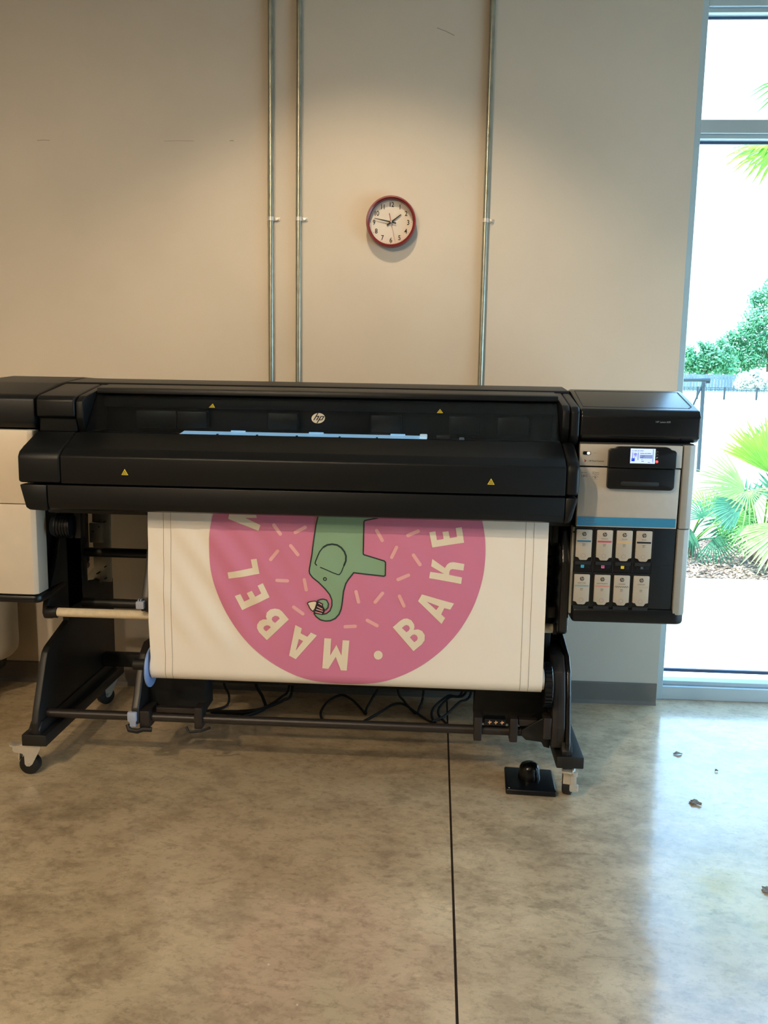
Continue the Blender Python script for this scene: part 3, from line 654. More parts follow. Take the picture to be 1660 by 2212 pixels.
# sheet metal bracket and hose on the left rear
bk = part('sheet_bracket', B().prism([(-1.425, 0.885), (-1.345, 0.885), (-1.352, 0.580), (-1.386, 0.580), (-1.468, 0.545), (-1.478, 0.580), (-1.425, 0.640)], 3.600, 3.604, 'y'), M['galv'], smooth=False)
bk['label'] = 'bare sheet metal bracket'
part('bracket_flange', B().box(-1.384, -1.346, 3.585, 3.600, 0.582, 0.885, 0.001), M['galv'], bk)
part('bracket_plate', B().box(-1.428, -1.372, 3.57, 3.588, 0.752, 0.835, 0.002), M['galv'], bk)
part('bracket_tab', B().box(-1.502, -1.470, 3.59, 3.60, 0.795, 0.90, 0.002).box(-1.465, -1.44, 3.58, 3.596, 0.83, 0.875, 0.002), M['galv'], bk)
b = B()
for x, z in ((-1.365, 0.60), (-1.365, 0.65), (-1.362, 0.72), (-1.40, 0.62), (-1.42, 0.59), (-1.362, 0.84), (-1.385, 0.82), (-1.41, 0.80)):
    b.cyl((x, 3.565, z), (x, 3.5995, z), 0.0028, 8)
part('bracket_screw', b, M['dark'], bk)['kind'] = 'stuff'
hz = part('drive_barrel', B().lathe([(0.0, -1.372), (0.036, -1.372), (0.042, -1.36), (0.042, -1.30), (0.03, -1.296), (0.0, -1.296)], (0, 3.10, 0.905), 'x', 32), M['blk2'])
for k in range(5):
    part('barrel_rib', B().lathe([(0.041, -0.002), (0.0445, -0.002), (0.0445, 0.002), (0.041, 0.002)], (-1.352+k*0.011, 3.10, 0.905), 'x', 28), M['blk'], hz)
part('guard_plate', B().prism([(3.05, 0.965), (3.05, 0.855), (3.075, 0.852), (3.14, 0.885), (3.20, 0.93), (3.20, 0.965)], -1.404, -1.398), M['dark'], smooth=False)
part('inner_post', B().box(-1.296, -1.27, 3.10, 3.14, 0.86, 0.97, 0.004), M['blk2'])
part('right_guide_plate', B().prism([(3.06, 0.985), (3.06, 0.90), (3.09, 0.885), (3.13, 0.90), (3.13, 0.985)], 0.415, 0.437, bev=0.003), M['blk'])
ip = part('right_inner_panel', B().box(0.400, 0.446, 3.20, 3.26, 0.40, 0.975, 0.004).box(0.446, 0.4855, 3.28, 3.34, 0.45, 0.975, 0.004), M['dark'])
for z in (0.63, 0.675, 0.72, 0.76, 0.80, 0.835):
    part('panel_rib', B().box(0.404, 0.436, 3.17, 3.20, z, z+0.026, 0.003), M['blk'], ip)
part('panel_block', B().box(0.418, 0.4455, 3.10, 3.20, 0.62, 0.66, 0.004), M['brown_blk'], ip)
# take-up units on the front bar
TY, TZ = 2.995, 0.43
hl = part('left_reel_holder', B().prism([(3.015, 0.195), (3.018, 0.255), (3.045, 0.30), (3.085, 0.385), (3.12, 0.43), (3.17, 0.46), (3.23, 0.455), (3.25, 0.40), (3.25, 0.195)], -1.074, -1.046, bev=0.006, seg=3), M['brown_blk'])
part('holder_foot', B().box(-1.046, -1.008, 3.02, 3.12, 0.178, 0.245, 0.005), M['brown_blk'], hl)
part('holder_panel', B().box(-1.046, -0.828, 3.13, 3.16, 0.205, 0.42, 0.004).box(-1.04, -0.828, 3.16, 3.24, 0.21, 0.33, 0.004), M['dark'], hl)
part('holder_rail', B().box(-0.990, -0.845, 3.045, 3.07, 0.232, 0.252, 0.002), M['brown_blk'], hl)
part('holder_collar', B().box(-0.846, -0.816, 3.026, 3.09, 0.181, 0.262, 0.005), M['brown_blk'], hl)
part('holder_hook', B().tube([(-0.875, 3.03, 0.187), (-0.862, 3.02, 0.172), (-0.82, 3.02, 0.178), (-0.785, 3.02, 0.192)], 0.005, 8), M['dark'], hl)
lv = part('lock_lever', B().box(-1.086, -1.052, 3.006, 3.03, 0.207, 0.243, 0.004).prism([(3.008, 0.21), (3.012, 0.188), (3.03, 0.186), (3.03, 0.21)], -1.078, -1.056), M['blue_lever'], hl)
lv['label'] = 'pale blue-grey lever at the bottom of the reel holder'
part('holder_knob', B().tube([(-1.088, 3.02, 0.192), (-1.08, 3.01, 0.176), (-1.05, 3.01, 0.172), (-1.03, 3.015, 0.178), (-1.0, 3.02, 0.176)], 0.009, 8), M['dark'], hl)
fa = part('upper_holder_arm', B().prism([(3.05, 0.61), (3.06, 0.66), (3.12, 0.78), (3.16, 0.93), (3.20, 0.93), (3.18, 0.61)], -1.040, -1.012, bev=0.004), M['brown_blk'])
l2 = part('arm_lever', B().box(-1.052, -1.022, 3.03, 3.055, 0.622, 0.650, 0.004).box(-1.044, -1.0405, 3.035, 3.05, 0.648, 0.658).box(-1.036, -1.0325, 3.035, 3.05, 0.648, 0.658), M['blue_lever'], fa)
l2['label'] = 'small pale blue-grey lever beside the tension roller'
# spindle with blue flange, gear and motor housing
part('reel_flange', B().lathe([(0.0, -0.992), (0.07, -0.992), (0.0725, -0.990), (0.0725, -0.986), (0.07, -0.984), (0.0, -0.984)], (0, TY, TZ-0.006), 'x', 48), M['blue_disc'])['label'] = 'pale blue plastic flange at the left end of the roll'
part('spindle', B().cyl((-1.05, TY, TZ), (-0.99, TY, TZ), 0.02, 20), M['dark'])
gw = part('reel_gear', B().lathe([(0.0, 0.402), (0.070, 0.402), (0.074, 0.405), (0.074, 0.428), (0.070, 0.431), (0.0, 0.431)], (0, TY+0.03, TZ-0.03), 'x', 48), M['blk2'])
b = B()
for k in range(30):
    a = 2*PI*k/30; b.box(0.405, 0.428, TY+0.03-0.004, TY+0.03+0.004, TZ-0.03+0.0725, TZ-0.03+0.0785, 0, 2, ('X', a), (0.4165, TY+0.03, TZ-0.03))
part('gear_teeth', b, M['blk2'], gw, smooth=False)['kind'] = 'stuff'
mh = part('motor_housing', B().prism([(3.0, 0.175), (2.995, 0.25), (3.02, 0.36), (3.05, 0.44), (3.10, 0.485), (3.25, 0.485), (3.25, 0.175)], 0.438, 0.4845, bev=0.006, seg=3), M['brown_blk'])
part('housing_seam', B().prism([(2.9985, 0.19), (2.994, 0.25), (3.0185, 0.36), (3.03, 0.36), (3.01, 0.19)], 0.4575, 0.459), M['dark'], mh, smooth=False)
part('housing_panel', B().box(0.172, 0.438, 3.13, 3.16, 0.205, 0.42, 0.004).box(0.172, 0.436, 3.16, 3.24, 0.21, 0.33, 0.004), M['dark'], mh)
part('housing_foot', B().prism([(0.335, 0.205), (0.352, 0.188), (0.408, 0.182), (0.416, 0.165), (0.438, 0.160), (0.438, 0.26), (0.41, 0.275), (0.335, 0.225)], 3.03, 3.10, 'y', bev=0.004), M['blk2'], mh)
part('housing_block', B().box(0.408, 0.438, 3.0, 3.06, 0.205, 0.285, 0.005), M['brown_blk'], mh)
for x in (0.166, 0.293):
    part('bar_collar', B().box(x, x+0.029, 3.02, 3.09, 0.181, 0.270, 0.005), M['brown_blk'], mh)
sb = part('switch_bar', B().box(0.203, 0.280, 3.032, 3.07, 0.236, 0.262, 0.003), M['blk2'], mh)
part('guide_rail', B().box(0.325, 0.413, 3.036, 3.07, 0.238, 0.262, 0.003), M['brown_blk'], mh)
b = B(); SB = lambda u, v: (u, 3.0312, v)
for x in (0.222, 0.244, 0.266):
    b.flat([rc4(x-0.006, x+0.005, 0.248, 0.2505)], SB).flat([rc4(x-0.0015, x+0.0015, 0.243, 0.256)], SB)
    b.flat([ring(0.0022, 10, x+0.005, 0.251)], SB)
part('switch_marks', b, M['amber'], mh, fix=False)

# ------------------------------------------------------------------ ink cartridges in the bay (each can be pulled out)
CW, CH = 0.0265, 0.105
def cartridge(x, z0, col, lines, label, zigzag=False):
    t = thing('ink_cartridge', label, 'ink cartridge', (x, 2.998, z0), 'ink cartridges in the printer side bay')
    o = [(x-CW, z0+0.011), (x-0.017, z0+0.009), (x-0.013, z0+0.002), (x-0.010, z0), (x+0.010, z0), (x+0.013, z0+0.002), (x+0.017, z0+0.009), (x+CW, z0+0.011), (x+CW, z0+CH-0.002), (x+CW-0.002, z0+CH), (x-CW+0.002, z0+CH), (x-CW, z0+CH-0.002)]
    bd = new('body', B().prism(o, 2.9975, 3.0055, 'y', bev=0.0008), M['cart'], t)
    P = lambda u, v, l=0.0: (x+u, 2.9975-0.0002-l, z0+v)
    badge(bd, lambda u, v, l: P(u, 0.090+v, l), 0.0072, M['ink'], M['cart'], 0.0002)
    b = B(); text(lines, 0.0048, lambda u, v: P(u, 0.0735+v), b, 'CENTER'); b.flat([[(-0.005, 0.0552), (0.005, 0.0552), (0.005, 0.0564), (-0.005, 0.0564)]], P); text('832', 0.0052, lambda u, v: P(u, 0.049+v), b, 'CENTER', 1.1)
    new('lettering', b, M['ink'], bd, fix=False)
    if zigzag:
        b = B(); n = 14; strip(b, [(-0.023+0.046*i/n, 0.0655+(0.0025 if i % 2 else -0.0025)) for i in range(n+1)], 0.0011, P); new('colour_stripe', b, M['ink'], bd, fix=False)
    else:
        s_ = new('colour_stripe', B().flat([[(-0.0235, 0.0625), (0.0235, 0.0625), (0.0235, 0.0685), (-0.0235, 0.0685)]], P), mat('cartridge_stripe', col, 0.5, var=0.02), bd, fix=False)
    b = B(); strip(b, ring(0.0068, 24, 0, 0.0155)+[ring(0.0068, 24, 0, 0.0155)[0]], 0.0018, P); new('ring_mark', b, M['greyprint_soft'], bd, fix=False)
    return t
M['greyprint_soft'] = mat('soft_grey_print', '#a0958a', 0.6, var=0.02)
tops = (0.8555, 0.7005)
cartridge(CXs[0], tops[0], '#2f6f93', 'CYAN', 'ink cartridge with dark blue stripe in the upper row')
cartridge(CXs[1], tops[0], '#b54a5c', 'MAGENTA', 'ink cartridge with dark red stripe in the upper row')
cartridge(CXs[2], tops[0], '#cbab7c', 'YELLOW', 'ink cartridge with tan yellow stripe in the upper row')
cartridge(CXs[3], tops[0], '#17181f', 'BLACK', 'ink cartridge with black stripe in the upper row')
cartridge(CXs[0], tops[1], '#7f9798', 'LIGHT CYAN', 'ink cartridge with grey-green stripe below the dark blue one')
cartridge(CXs[1], tops[1], '#bf8b7d', 'LIGHT MAGENTA', 'ink cartridge with dusky pink stripe in the lower row')
cartridge(CXs[2], tops[1], '#333333', 'OPTIMIZER', 'ink cartridge with black zigzag line in the lower row', True)
cartridge(CXs[3], tops[1], '#aaa590', 'OVERCOAT', 'ink cartridge with pale beige stripe below the black one')

# ------------------------------------------------------------------ printed banner
ART = {'letters':[[[(-0.693,0.9993),(-0.6998,0.969),(-0.5954,0.9296),(-0.5878,0.9505),(-0.642,0.9736),(-0.6003,0.9747),(-0.6034,0.9839),(-0.6127,1.0014)]],[[(-0.7021,0.7823),(-0.6983,0.7605),(-0.5907,0.781),(-0.6006,0.8335),(-0.6213,0.8298),(-0.6156,0.8005)]],[[(-0.677,0.7001),(-0.651,0.6513),(-0.5548,0.7002),(-0.579,0.7486),(-0.597,0.7396),(-0.5841,0.7131),(-0.6037,0.7015),(-0.6162,0.7224),(-0.6343,0.713),(-0.6239,0.6924),(-0.6442,0.6814),(-0.6577,0.7079)]],[[(-0.5639,0.5478),(-0.4873,0.6246),(-0.5115,0.6521),(-0.5209,0.6587),(-0.5365,0.6613),(-0.552,0.658),(-0.5638,0.6472),(-0.5668,0.6329),(-0.5637,0.6227),(-0.5768,0.6222),(-0.5899,0.6149),(-0.5985,0.6019),(-0.5991,0.5893),(-0.5922,0.5753)],[(-0.5346,0.6113),(-0.5191,0.6264),(-0.5238,0.6337),(-0.5348,0.6362),(-0.5441,0.6312),(-0.5468,0.6235),(-0.5424,0.6164)],[(-0.5656,0.5794),(-0.5501,0.5951),(-0.5564,0.6012),(-0.5657,0.6012),(-0.5735,0.5955),(-0.5757,0.5879),(-0.5719,0.583)]],[[(-0.4644,0.6065),(-0.441,0.5953),(-0.4455,0.5772),(-0.422,0.566),(-0.4098,0.5816),(-0.3888,0.5712),(-0.4617,0.4848),(-0.4853,0.4967)],[(-0.4515,0.5565),(-0.4368,0.55),(-0.462,0.515)]],[[(-0.3629,0.5627),(-0.339,0.5619),(-0.3419,0.5018),(-0.3207,0.5405),(-0.3022,0.5032),(-0.2993,0.558),(-0.276,0.5572),(-0.283,0.4507),(-0.3039,0.4509),(-0.3223,0.4978),(-0.3475,0.4547),(-0.3687,0.4558)]],[[(-0.0098,0.9412),(0.0013,0.8896),(0.1092,0.9094),(0.0992,0.9625),(0.0788,0.9583),(0.0842,0.928),(0.0602,0.9233),(0.055,0.947),(0.0346,0.9439),(0.0392,0.9197),(0.0166,0.9154),(0.0107,0.9454)]],[[(0.0026,0.8504),(-0.0007,0.8251),(0.044,0.8003),(-0.0032,0.8059),(-0.0066,0.7842),(0.1031,0.7676),(0.1055,0.7898),(0.0616,0.7977),(0.0619,0.8085),(0.0654,0.8154),(0.0714,0.818),(0.1096,0.8136),(0.112,0.8361),(0.0746,0.8417),(0.0626,0.8399),(0.0537,0.8334),(0.0464,0.8209)]],[[(-0.0296,0.7269),(-0.0424,0.7032),(0.0402,0.626),(0.0521,0.6473),(0.0381,0.6599),(0.0481,0.682),(0.0687,0.6774),(0.0808,0.6989)],[(-0.0128,0.7027),(0.0297,0.6879),(0.0206,0.6742)]],[[(-0.127,0.61),(-0.1014,0.6334),(-0.0893,0.6401),(-0.0771,0.6414),(-0.0631,0.6356),(-0.0536,0.6219),(-0.0524,0.611),(-0.0547,0.6025),(-0.0394,0.6052),(-0.0255,0.5994),(-0.0159,0.5857),(-0.0164,0.5669),(-0.0259,0.5524),(-0.0538,0.5279)],[(-0.0953,0.608),(-0.0796,0.5935),(-0.0715,0.5994),(-0.068,0.6074),(-0.0719,0.6157),(-0.0796,0.6188),(-0.0872,0.6155)],[(-0.0672,0.5754),(-0.0515,0.5594),(-0.0431,0.5659),(-0.0402,0.5739),(-0.0435,0.5822),(-0.0518,0.5866),(-0.0604,0.5832)]]],'dot':[(-0.1598,0.5099),(-0.1602,0.5058),(-0.1617,0.502),(-0.1641,0.4986),(-0.1672,0.496),(-0.1709,0.4943),(-0.1749,0.4936),(-0.1789,0.494),(-0.1827,0.4954),(-0.1859,0.4978),(-0.1884,0.501),(-0.19,0.5048),(-0.1906,0.5088),(-0.1902,0.5129),(-0.1887,0.5168),(-0.1863,0.5201),(-0.1832,0.5227),(-0.1795,0.5245),(-0.1755,0.5251),(-0.1715,0.5247),(-0.1677,0.5233),(-0.1645,0.5209),(-0.162,0.5177),(-0.1604,0.514)],'sprinkles':[[(-0.5415,0.9517),(-0.5191,0.9216)],[(-0.4675,0.9285),(-0.4338,0.947)],[(-0.4831,0.8819),(-0.4581,0.8517)],[(-0.528,0.862),(-0.5522,0.8319)],[(-0.53,0.7601),(-0.4937,0.759)],[(-0.435,0.7655),(-0.4278,0.7305)],[(-0.4706,0.6685),(-0.4384,0.646)],[(-0.1888,0.9424),(-0.1693,0.9092)],[(-0.0821,0.9285),(-0.0477,0.9447)],[(-0.1198,0.887),(-0.1358,0.8518)],[(-0.0615,0.8617),(-0.0388,0.8301)],[(-0.1122,0.776),(-0.0769,0.792)],[(-0.2559,0.7291),(-0.2464,0.6936)],[(-0.1647,0.7267),(-0.1893,0.6954)],[(-0.1063,0.7183),(-0.0903,0.6846)],[(-0.2151,0.6306),(-0.1809,0.6129)],[(-0.2913,0.6051),(-0.2564,0.6082)]],'body':[(-0.3874,0.9972),(-0.3908,0.9814),(-0.3968,0.9549),(-0.4036,0.904),(-0.4094,0.8529),(-0.4163,0.8122),(-0.4183,0.7973),(-0.416,0.7866),(-0.4063,0.7741),(-0.3849,0.7577),(-0.3634,0.737),(-0.3462,0.7161),(-0.3385,0.697),(-0.3382,0.6777),(-0.3444,0.6603),(-0.3559,0.6502),(-0.3708,0.6465),(-0.4007,0.6498),(-0.392,0.6372),(-0.3769,0.6269),(-0.3598,0.6236),(-0.3428,0.6254),(-0.3259,0.634),(-0.3134,0.6484),(-0.3062,0.668),(-0.3024,0.6939),(-0.2987,0.7304),(-0.2917,0.7563),(-0.2835,0.7704),(-0.2649,0.7955),(-0.1615,0.7859),(-0.1563,0.7892),(-0.1566,0.8348),(-0.1605,0.839),(-0.2312,0.8581),(-0.2334,0.8622),(-0.2326,0.9719),(-0.2291,0.9762),(-0.1843,0.9858),(-0.1846,1.0026)],'curl':[(-0.3895,0.6932),(-0.3778,0.6983),(-0.3672,0.7),(-0.3565,0.6964),(-0.35,0.6838),(-0.352,0.6708),(-0.3603,0.6619),(-0.3657,0.666),(-0.3733,0.6787),(-0.3692,0.6853),(-0.382,0.6913)],'lines':[([(-0.3874,0.9972),(-0.3908,0.9814),(-0.3968,0.9549),(-0.4036,0.904),(-0.4094,0.8529),(-0.4163,0.8122),(-0.4183,0.7973),(-0.416,0.7866),(-0.4063,0.7741),(-0.3849,0.7577),(-0.3634,0.737),(-0.3462,0.7161),(-0.3385,0.697),(-0.3382,0.6777),(-0.3444,0.6603),(-0.3559,0.6502),(-0.3708,0.6465),(-0.3985,0.6499)],17),([(-0.4007,0.6498),(-0.392,0.6372),(-0.3769,0.6269),(-0.3598,0.6236),(-0.3428,0.6254),(-0.3259,0.634),(-0.3134,0.6484),(-0.3062,0.668),(-0.3024,0.6939),(-0.2987,0.7304),(-0.2917,0.7563),(-0.2835,0.7704),(-0.2649,0.7955),(-0.1615,0.7859),(-0.1563,0.7892),(-0.1566,0.8348),(-0.1605,0.839),(-0.2312,0.8581),(-0.2334,0.8622),(-0.2326,0.9719),(-0.2291,0.9762),(-0.1843,0.9858)],17),([(-0.3895,0.6932),(-0.3778,0.6983),(-0.3672,0.7),(-0.3565,0.6964),(-0.35,0.6838),(-0.352,0.6708),(-0.3603,0.6619)],16),([(-0.392,0.8162),(-0.398,0.8234),(-0.3968,0.8299),(-0.3902,0.8471),(-0.3831,0.8643),(-0.3716,0.8794)],16),([(-0.3716,0.8794),(-0.357,0.8883),(-0.3401,0.8914),(-0.3232,0.8893),(-0.3084,0.8802),(-0.2976,0.8667),(-0.2921,0.8521),(-0.2925,0.8351),(-0.299,0.8179)],24),([(-0.299,0.8179),(-0.3071,0.7963),(-0.3133,0.7876),(-0.3197,0.7874),(-0.3367,0.7933),(-0.3579,0.8023),(-0.3803,0.8108)],14),([(-0.3584,0.7703),(-0.3587,0.7683),(-0.3598,0.7666),(-0.3614,0.7654),(-0.3634,0.765),(-0.3653,0.7653),(-0.367,0.7664),(-0.3681,0.768),(-0.3685,0.7699),(-0.3682,0.7719),(-0.3671,0.7736),(-0.3655,0.7748),(-0.3635,0.7752),(-0.3616,0.7749),(-0.3599,0.7738),(-0.3588,0.7722),(-0.3584,0.7703)],14)],'frost':[(-0.4234,0.6814),(-0.4202,0.6869),(-0.4107,0.6904),(-0.4011,0.6922),(-0.3916,0.6921),(-0.3904,0.6846),(-0.3966,0.665),(-0.4029,0.6562),(-0.4093,0.6603),(-0.4158,0.6687),(-0.4191,0.6772)],'frostline':[(-0.4234,0.6814),(-0.4202,0.6869),(-0.4107,0.6904),(-0.4011,0.6922),(-0.3916,0.6921),(-0.3904,0.6846),(-0.3966,0.665),(-0.4029,0.6562),(-0.4093,0.6603),(-0.4158,0.6687),(-0.4191,0.6772),(-0.4234,0.6814)],'wrap':[(-0.3884,0.6933),(-0.3681,0.6832),(-0.369,0.6767),(-0.3608,0.6619),(-0.3686,0.6455),(-0.4017,0.6509),(-0.3945,0.6673)],'stripes':[[(-0.3845,0.6859),(-0.3723,0.6792)],[(-0.3892,0.6739),(-0.37,0.6648)],[(-0.3927,0.6641),(-0.3688,0.6578)],[(-0.396,0.6547),(-0.3719,0.6497)]]}
BY, BZ, BR = 2.995, 0.43, 0.045
BXL, BXR = -0.9815, 0.3915
def BS(x, v, lift=0.0):
    """point on the hanging sheet: v is height, below the reel centre it wraps round the reel"""
    fade = max(0.0, min(1.0, (v-0.47)/0.12))*max(0.0, min(1.0, (1.02-v)/0.12))
    g = math.exp(-((x+0.74)/0.20)**2) + 0.25
    wv = fade*g*(0.0030*math.sin(2*PI*(1.45*x+v)/0.155 + 0.9*math.sin(6*v)) + 0.002*math.sin(2*PI*(0.9*x+v)/0.31+1.0))
    edge = 0.006*max(0, 1-abs(v-0.47)/0.12)*max(0, 1-(x-BXL)/0.25)
    if v >= BZ:
        return (x+edge, BY-BR+(v-BZ)*0.04545 - lift + wv, v)
    a = (BZ-v)/BR; rr = BR+lift
    return (x+edge, BY-rr*math.cos(a), BZ-rr*math.sin(a))
vlist = [BZ-BR*a for a in [3.4-0.11*i for i in range(31)]]
v = BZ+0.004
while v < 1.07: vlist.append(v); v += 0.014
def cut_map(loops, lift):
    """flat print shape, cut along the sheet's grid so it follows the folds"""
    b = B().flat(loops, lambda u, v: (u, v, 0))
    bm = bmesh.new(); vs_ = [bm.verts.new(p) for p in b.v]
    for f in b.f:
        try: bm.faces.new([vs_[i] for i in f])
        except ValueError: pass
    us = [p[0] for p in loops[0]]; vv = [p[1] for p in loops[0]]
    for z in vlist:
        if min(vv) < z < max(vv): bmesh.ops.bisect_plane(bm, geom=bm.verts[:]+bm.edges[:]+bm.faces[:], plane_co=(0, z, 0), plane_no=(0, 1, 0))
    x = BXL
    while x < BXR:
        if min(us) < x < max(us): bmesh.ops.bisect_plane(bm, geom=bm.verts[:]+bm.edges[:]+bm.faces[:], plane_co=(x, 0, 0), plane_no=(1, 0, 0))
        x += 0.018
    for q in bm.verts: q.co = Vector(BS(q.co.x, q.co.y, lift))
    r = B(); r._add(bm); return r
BN = thing('printed_banner', 'white vinyl banner with pink round elephant print hanging from the printer onto its reel', 'banner', (-0.295, 2.97, 0.385))
b = B(); nx = 76; xs = [BXL+(BXR-BXL)*i/nx for i in range(nx+1)]
for z in vlist:
    for x in xs: b.v.append(Vector(BS(x, z)))
for i in range(len(vlist)-1):
    for j in range(nx): b.f.append([i*(nx+1)+j, i*(nx+1)+j+1, (i+1)*(nx+1)+j+1, (i+1)*(nx+1)+j])
new('sheet', b, M['vinyl'], BN, fix=False, ang=60)
new('wound_roll', B().lathe([(0.037, BXL+0.002), (0.0440, BXL+0.002), (0.0440, BXR-0.001), (0.037, BXR-0.001)], (0, BY, BZ), 'x', 40), M['vinyl'], BN)
new('core_tube', B().lathe([(0.030, BXL-0.004), (0.0368, BXL-0.004), (0.0368, BXR+0.008), (0.033, BXR+0.009), (0.030, BXR+0.008)], (0, BY, BZ), 'x', 32), M['pale'], BN)
cc, cr = (-0.2925, 0.8695), 0.4745
lo = [p for p in ring(cr, 180, *cc)]
lo = [p for p in lo if p[1] < 1.06]
# keep the outline in order from the right cut to the left cut
lo.sort(key=lambda p: math.atan2(p[0]-cc[0], -(p[1]-cc[1])))
new('round_print', cut_map([lo], 0.0012), M['pink'], BN, fix=False, ang=60)
for L in ART['letters']: new('print_letter', cut_map(L, 0.0024), M['cream'], BN, fix=False)
new('print_dot', cut_map([ART['dot']], 0.0024), M['cream'], BN, fix=False)
for (a, c) in ART['sprinkles']:
    a, c = Vector(a), Vector(c); d = (c-a).normalized(); r = 0.0060; a0 = math.atan2(d.y, d.x)
    pts = [(c.x+r*math.cos(a0-PI/2+PI*i/6), c.y+r*math.sin(a0-PI/2+PI*i/6)) for i in range(7)] + [(a.x+r*math.cos(a0+PI/2+PI*i/6), a.y+r*math.sin(a0+PI/2+PI*i/6)) for i in range(7)]
    new('print_sprinkle', cut_map([pts], 0.0024), M['sprinkle'], BN, fix=False)
el = new('elephant_print', cut_map([ART['body']], 0.0024), M['green'], BN, fix=False)
el['label'] = 'upside-down sage green elephant holding a cupcake'
new('trunk_tip', cut_map([ART['curl']], 0.0027), M['green'], el, fix=False)
PXM = 0.0002108
for L, wd in ART['lines']:
    b = B(); Lf, Rt = stroke(L, wd*PXM*1.2); k = len(L)
    pts = []
    n_sub = []
    for i in range(k-1):
        seg = max(1, int((Vector(L[i+1])-Vector(L[i])).length/0.012))
        for j in range(seg): n_sub.append((i, j/seg))
    n_sub.append((k-2, 1.0))
    for i, f in n_sub:
        for E_ in (Lf, Rt):
            q = E_[i].lerp(E_[i+1], f); b.v.append(Vector(BS(q.x, q.y, 0.0034)))
    for i in range(len(n_sub)-1): b.f.append([2*i, 2*i+1, 2*i+3, 2*i+2])
    new('print_outline', b, M['greenink'], el, fix=False)
new('cupcake_case', cut_map([ART['wrap']], 0.0038), M['ink'], el, fix=False)
for L in ART['stripes']:
    Lf, Rt = stroke(L, 0.0030); new('case_stripe', cut_map([[tuple(Lf[0]), tuple(Lf[1]), tuple(Rt[1]), tuple(Rt[0])]], 0.0044), M['sprinkle'], el, fix=False)
new('cupcake_top', cut_map([ART['frost']], 0.0040), M['cream'], el, fix=False)
b = strip(B(), ART['frostline'], 0.0034, lambda u, v: BS(u, v, 0.0046)); new('print_outline', b, M['ink'], el, fix=False)
for x in (-0.9265, -0.9010, 0.3152, 0.3430):
    b = B(); vl = [z for z in vlist if z > 0.37]
    for z in vl: b.v += [Vector(BS(x-0.0006, z, 0.0008)), Vector(BS(x+0.0006, z, 0.0008))]
    for i in range(len(vl)-1): b.f.append([2*i, 2*i+1, 2*i+3, 2*i+2])
    new('trim_line', b, M['lineart'], BN, fix=False)

# ------------------------------------------------------------------ things on the floor
def smoothline(pts, n=10):
    P = [Vector(p) for p in pts]; o = []
    for i in range(len(P)-1):
        p0, p1, p2, p3 = P[max(i-1, 0)], P[i], P[i+1], P[min(i+2, len(P)-1)]
        for k in range(n):
            t = k/n; o.append(0.5*((2*p1)+(-p0+p2)*t+(2*p0-5*p1+4*p2-p3)*t*t+(-p0+3*p1-3*p2+p3)*t**3))
    o.append(P[-1]); return o
def cable(pts, r, label):
    o = new('power_cable', B().tube(smoothline(pts), r, 8), M['rubber']); tag(o, label, 'cable', 'black cables trailing behind the printer')
R1, R2 = 0.0055, 0.007
cable([(-0.92, 3.78, 0.30), (-0.92, 3.78, 0.10), (-0.885, 3.74, 0.045), (-0.885, 3.70, 0.012), (-0.93, 3.66, R1), (-0.97, 3.64, R1)], R1, 'black cable hanging closest to the left reel holder')
cable([(-0.785, 3.78, 0.30), (-0.775, 3.78, 0.10), (-0.735, 3.74, 0.045), (-0.715, 3.71, R2), (-0.73, 3.66, R2), (-0.78, 3.60, R2), (-0.80, 3.585, R2)], R2, 'thick black cable dropping to the floor left of the crossing pair')
cable([(-0.95, 3.652, R1), (-0.88, 3.648, R1), (-0.80, 3.66, R1), (-0.72, 3.685, 0.012), (-0.655, 3.76, 0.035), (-0.625, 3.80, 0.075), (-0.615, 3.82, 0.30)], R1, 'black cable rising to the right behind the banner, upper of two')
cable([(-0.94, 3.635, R2), (-0.86, 3.628, R2), (-0.78, 3.634, R2), (-0.70, 3.69, 0.016), (-0.64, 3.74, 0.03), (-0.608, 3.78, 0.06), (-0.60, 3.80, 0.30)], R2, 'thick black cable lying along the floor from the left reel holder')
cable([(-0.44, 3.585, R1), (-0.456, 3.62, R1), (-0.463, 3.68, 0.012), (-0.44, 3.75, 0.03), (-0.39, 3.79, 0.045), (-0.34, 3.77, 0.035), (-0.29, 3.715, 0.012), (-0.268, 3.68, R1), (-0.268, 3.71, 0.015), (-0.245, 3.76, 0.05), (-0.222, 3.79, 0.10), (-0.22, 3.80, 0.30)], R1, 'black cable making the large round loop under the banner')
cable([(-0.275, 3.585, R1), (-0.25, 3.63, R1), (-0.20, 3.70, 0.012), (-0.15, 3.74, 0.03), (-0.105, 3.74, 0.032), (-0.06, 3.71, 0.015), (-0.01, 3.65, R1), (0.02, 3.61, R1), (0.03, 3.585, R1)], R1, 'black cable arching low between loop and crossing strands')
cable([(-0.14, 3.80, 0.30), (-0.135, 3.79, 0.085), (-0.105, 3.76, 0.04), (-0.06, 3.72, R1), (-0.045, 3.715, R1), (-0.035, 3.74, 0.022), (-0.02, 3.78, 0.075), (-0.018, 3.79, 0.30)], R1, 'black cable hanging in a narrow V under the banner')
cable([(0.16, 3.80, 0.30), (0.15, 3.80, 0.075), (0.09, 3.79, 0.06), (0.035, 3.74, 0.032), (0.018, 3.69, 0.012), (0.03, 3.62, R1), (0.045, 3.585, R1)], R1, 'black cable bowing left near the floor joint, outer of two')
cable([(0.20, 3.80, 0.30), (0.17, 3.80, 0.08), (0.10, 3.79, 0.055), (0.055, 3.74, 0.028), (0.048, 3.69, 0.012), (0.075, 3.62, R1), (0.095, 3.585, R1)], R1, 'black cable bowing left near the floor joint, inner of two')
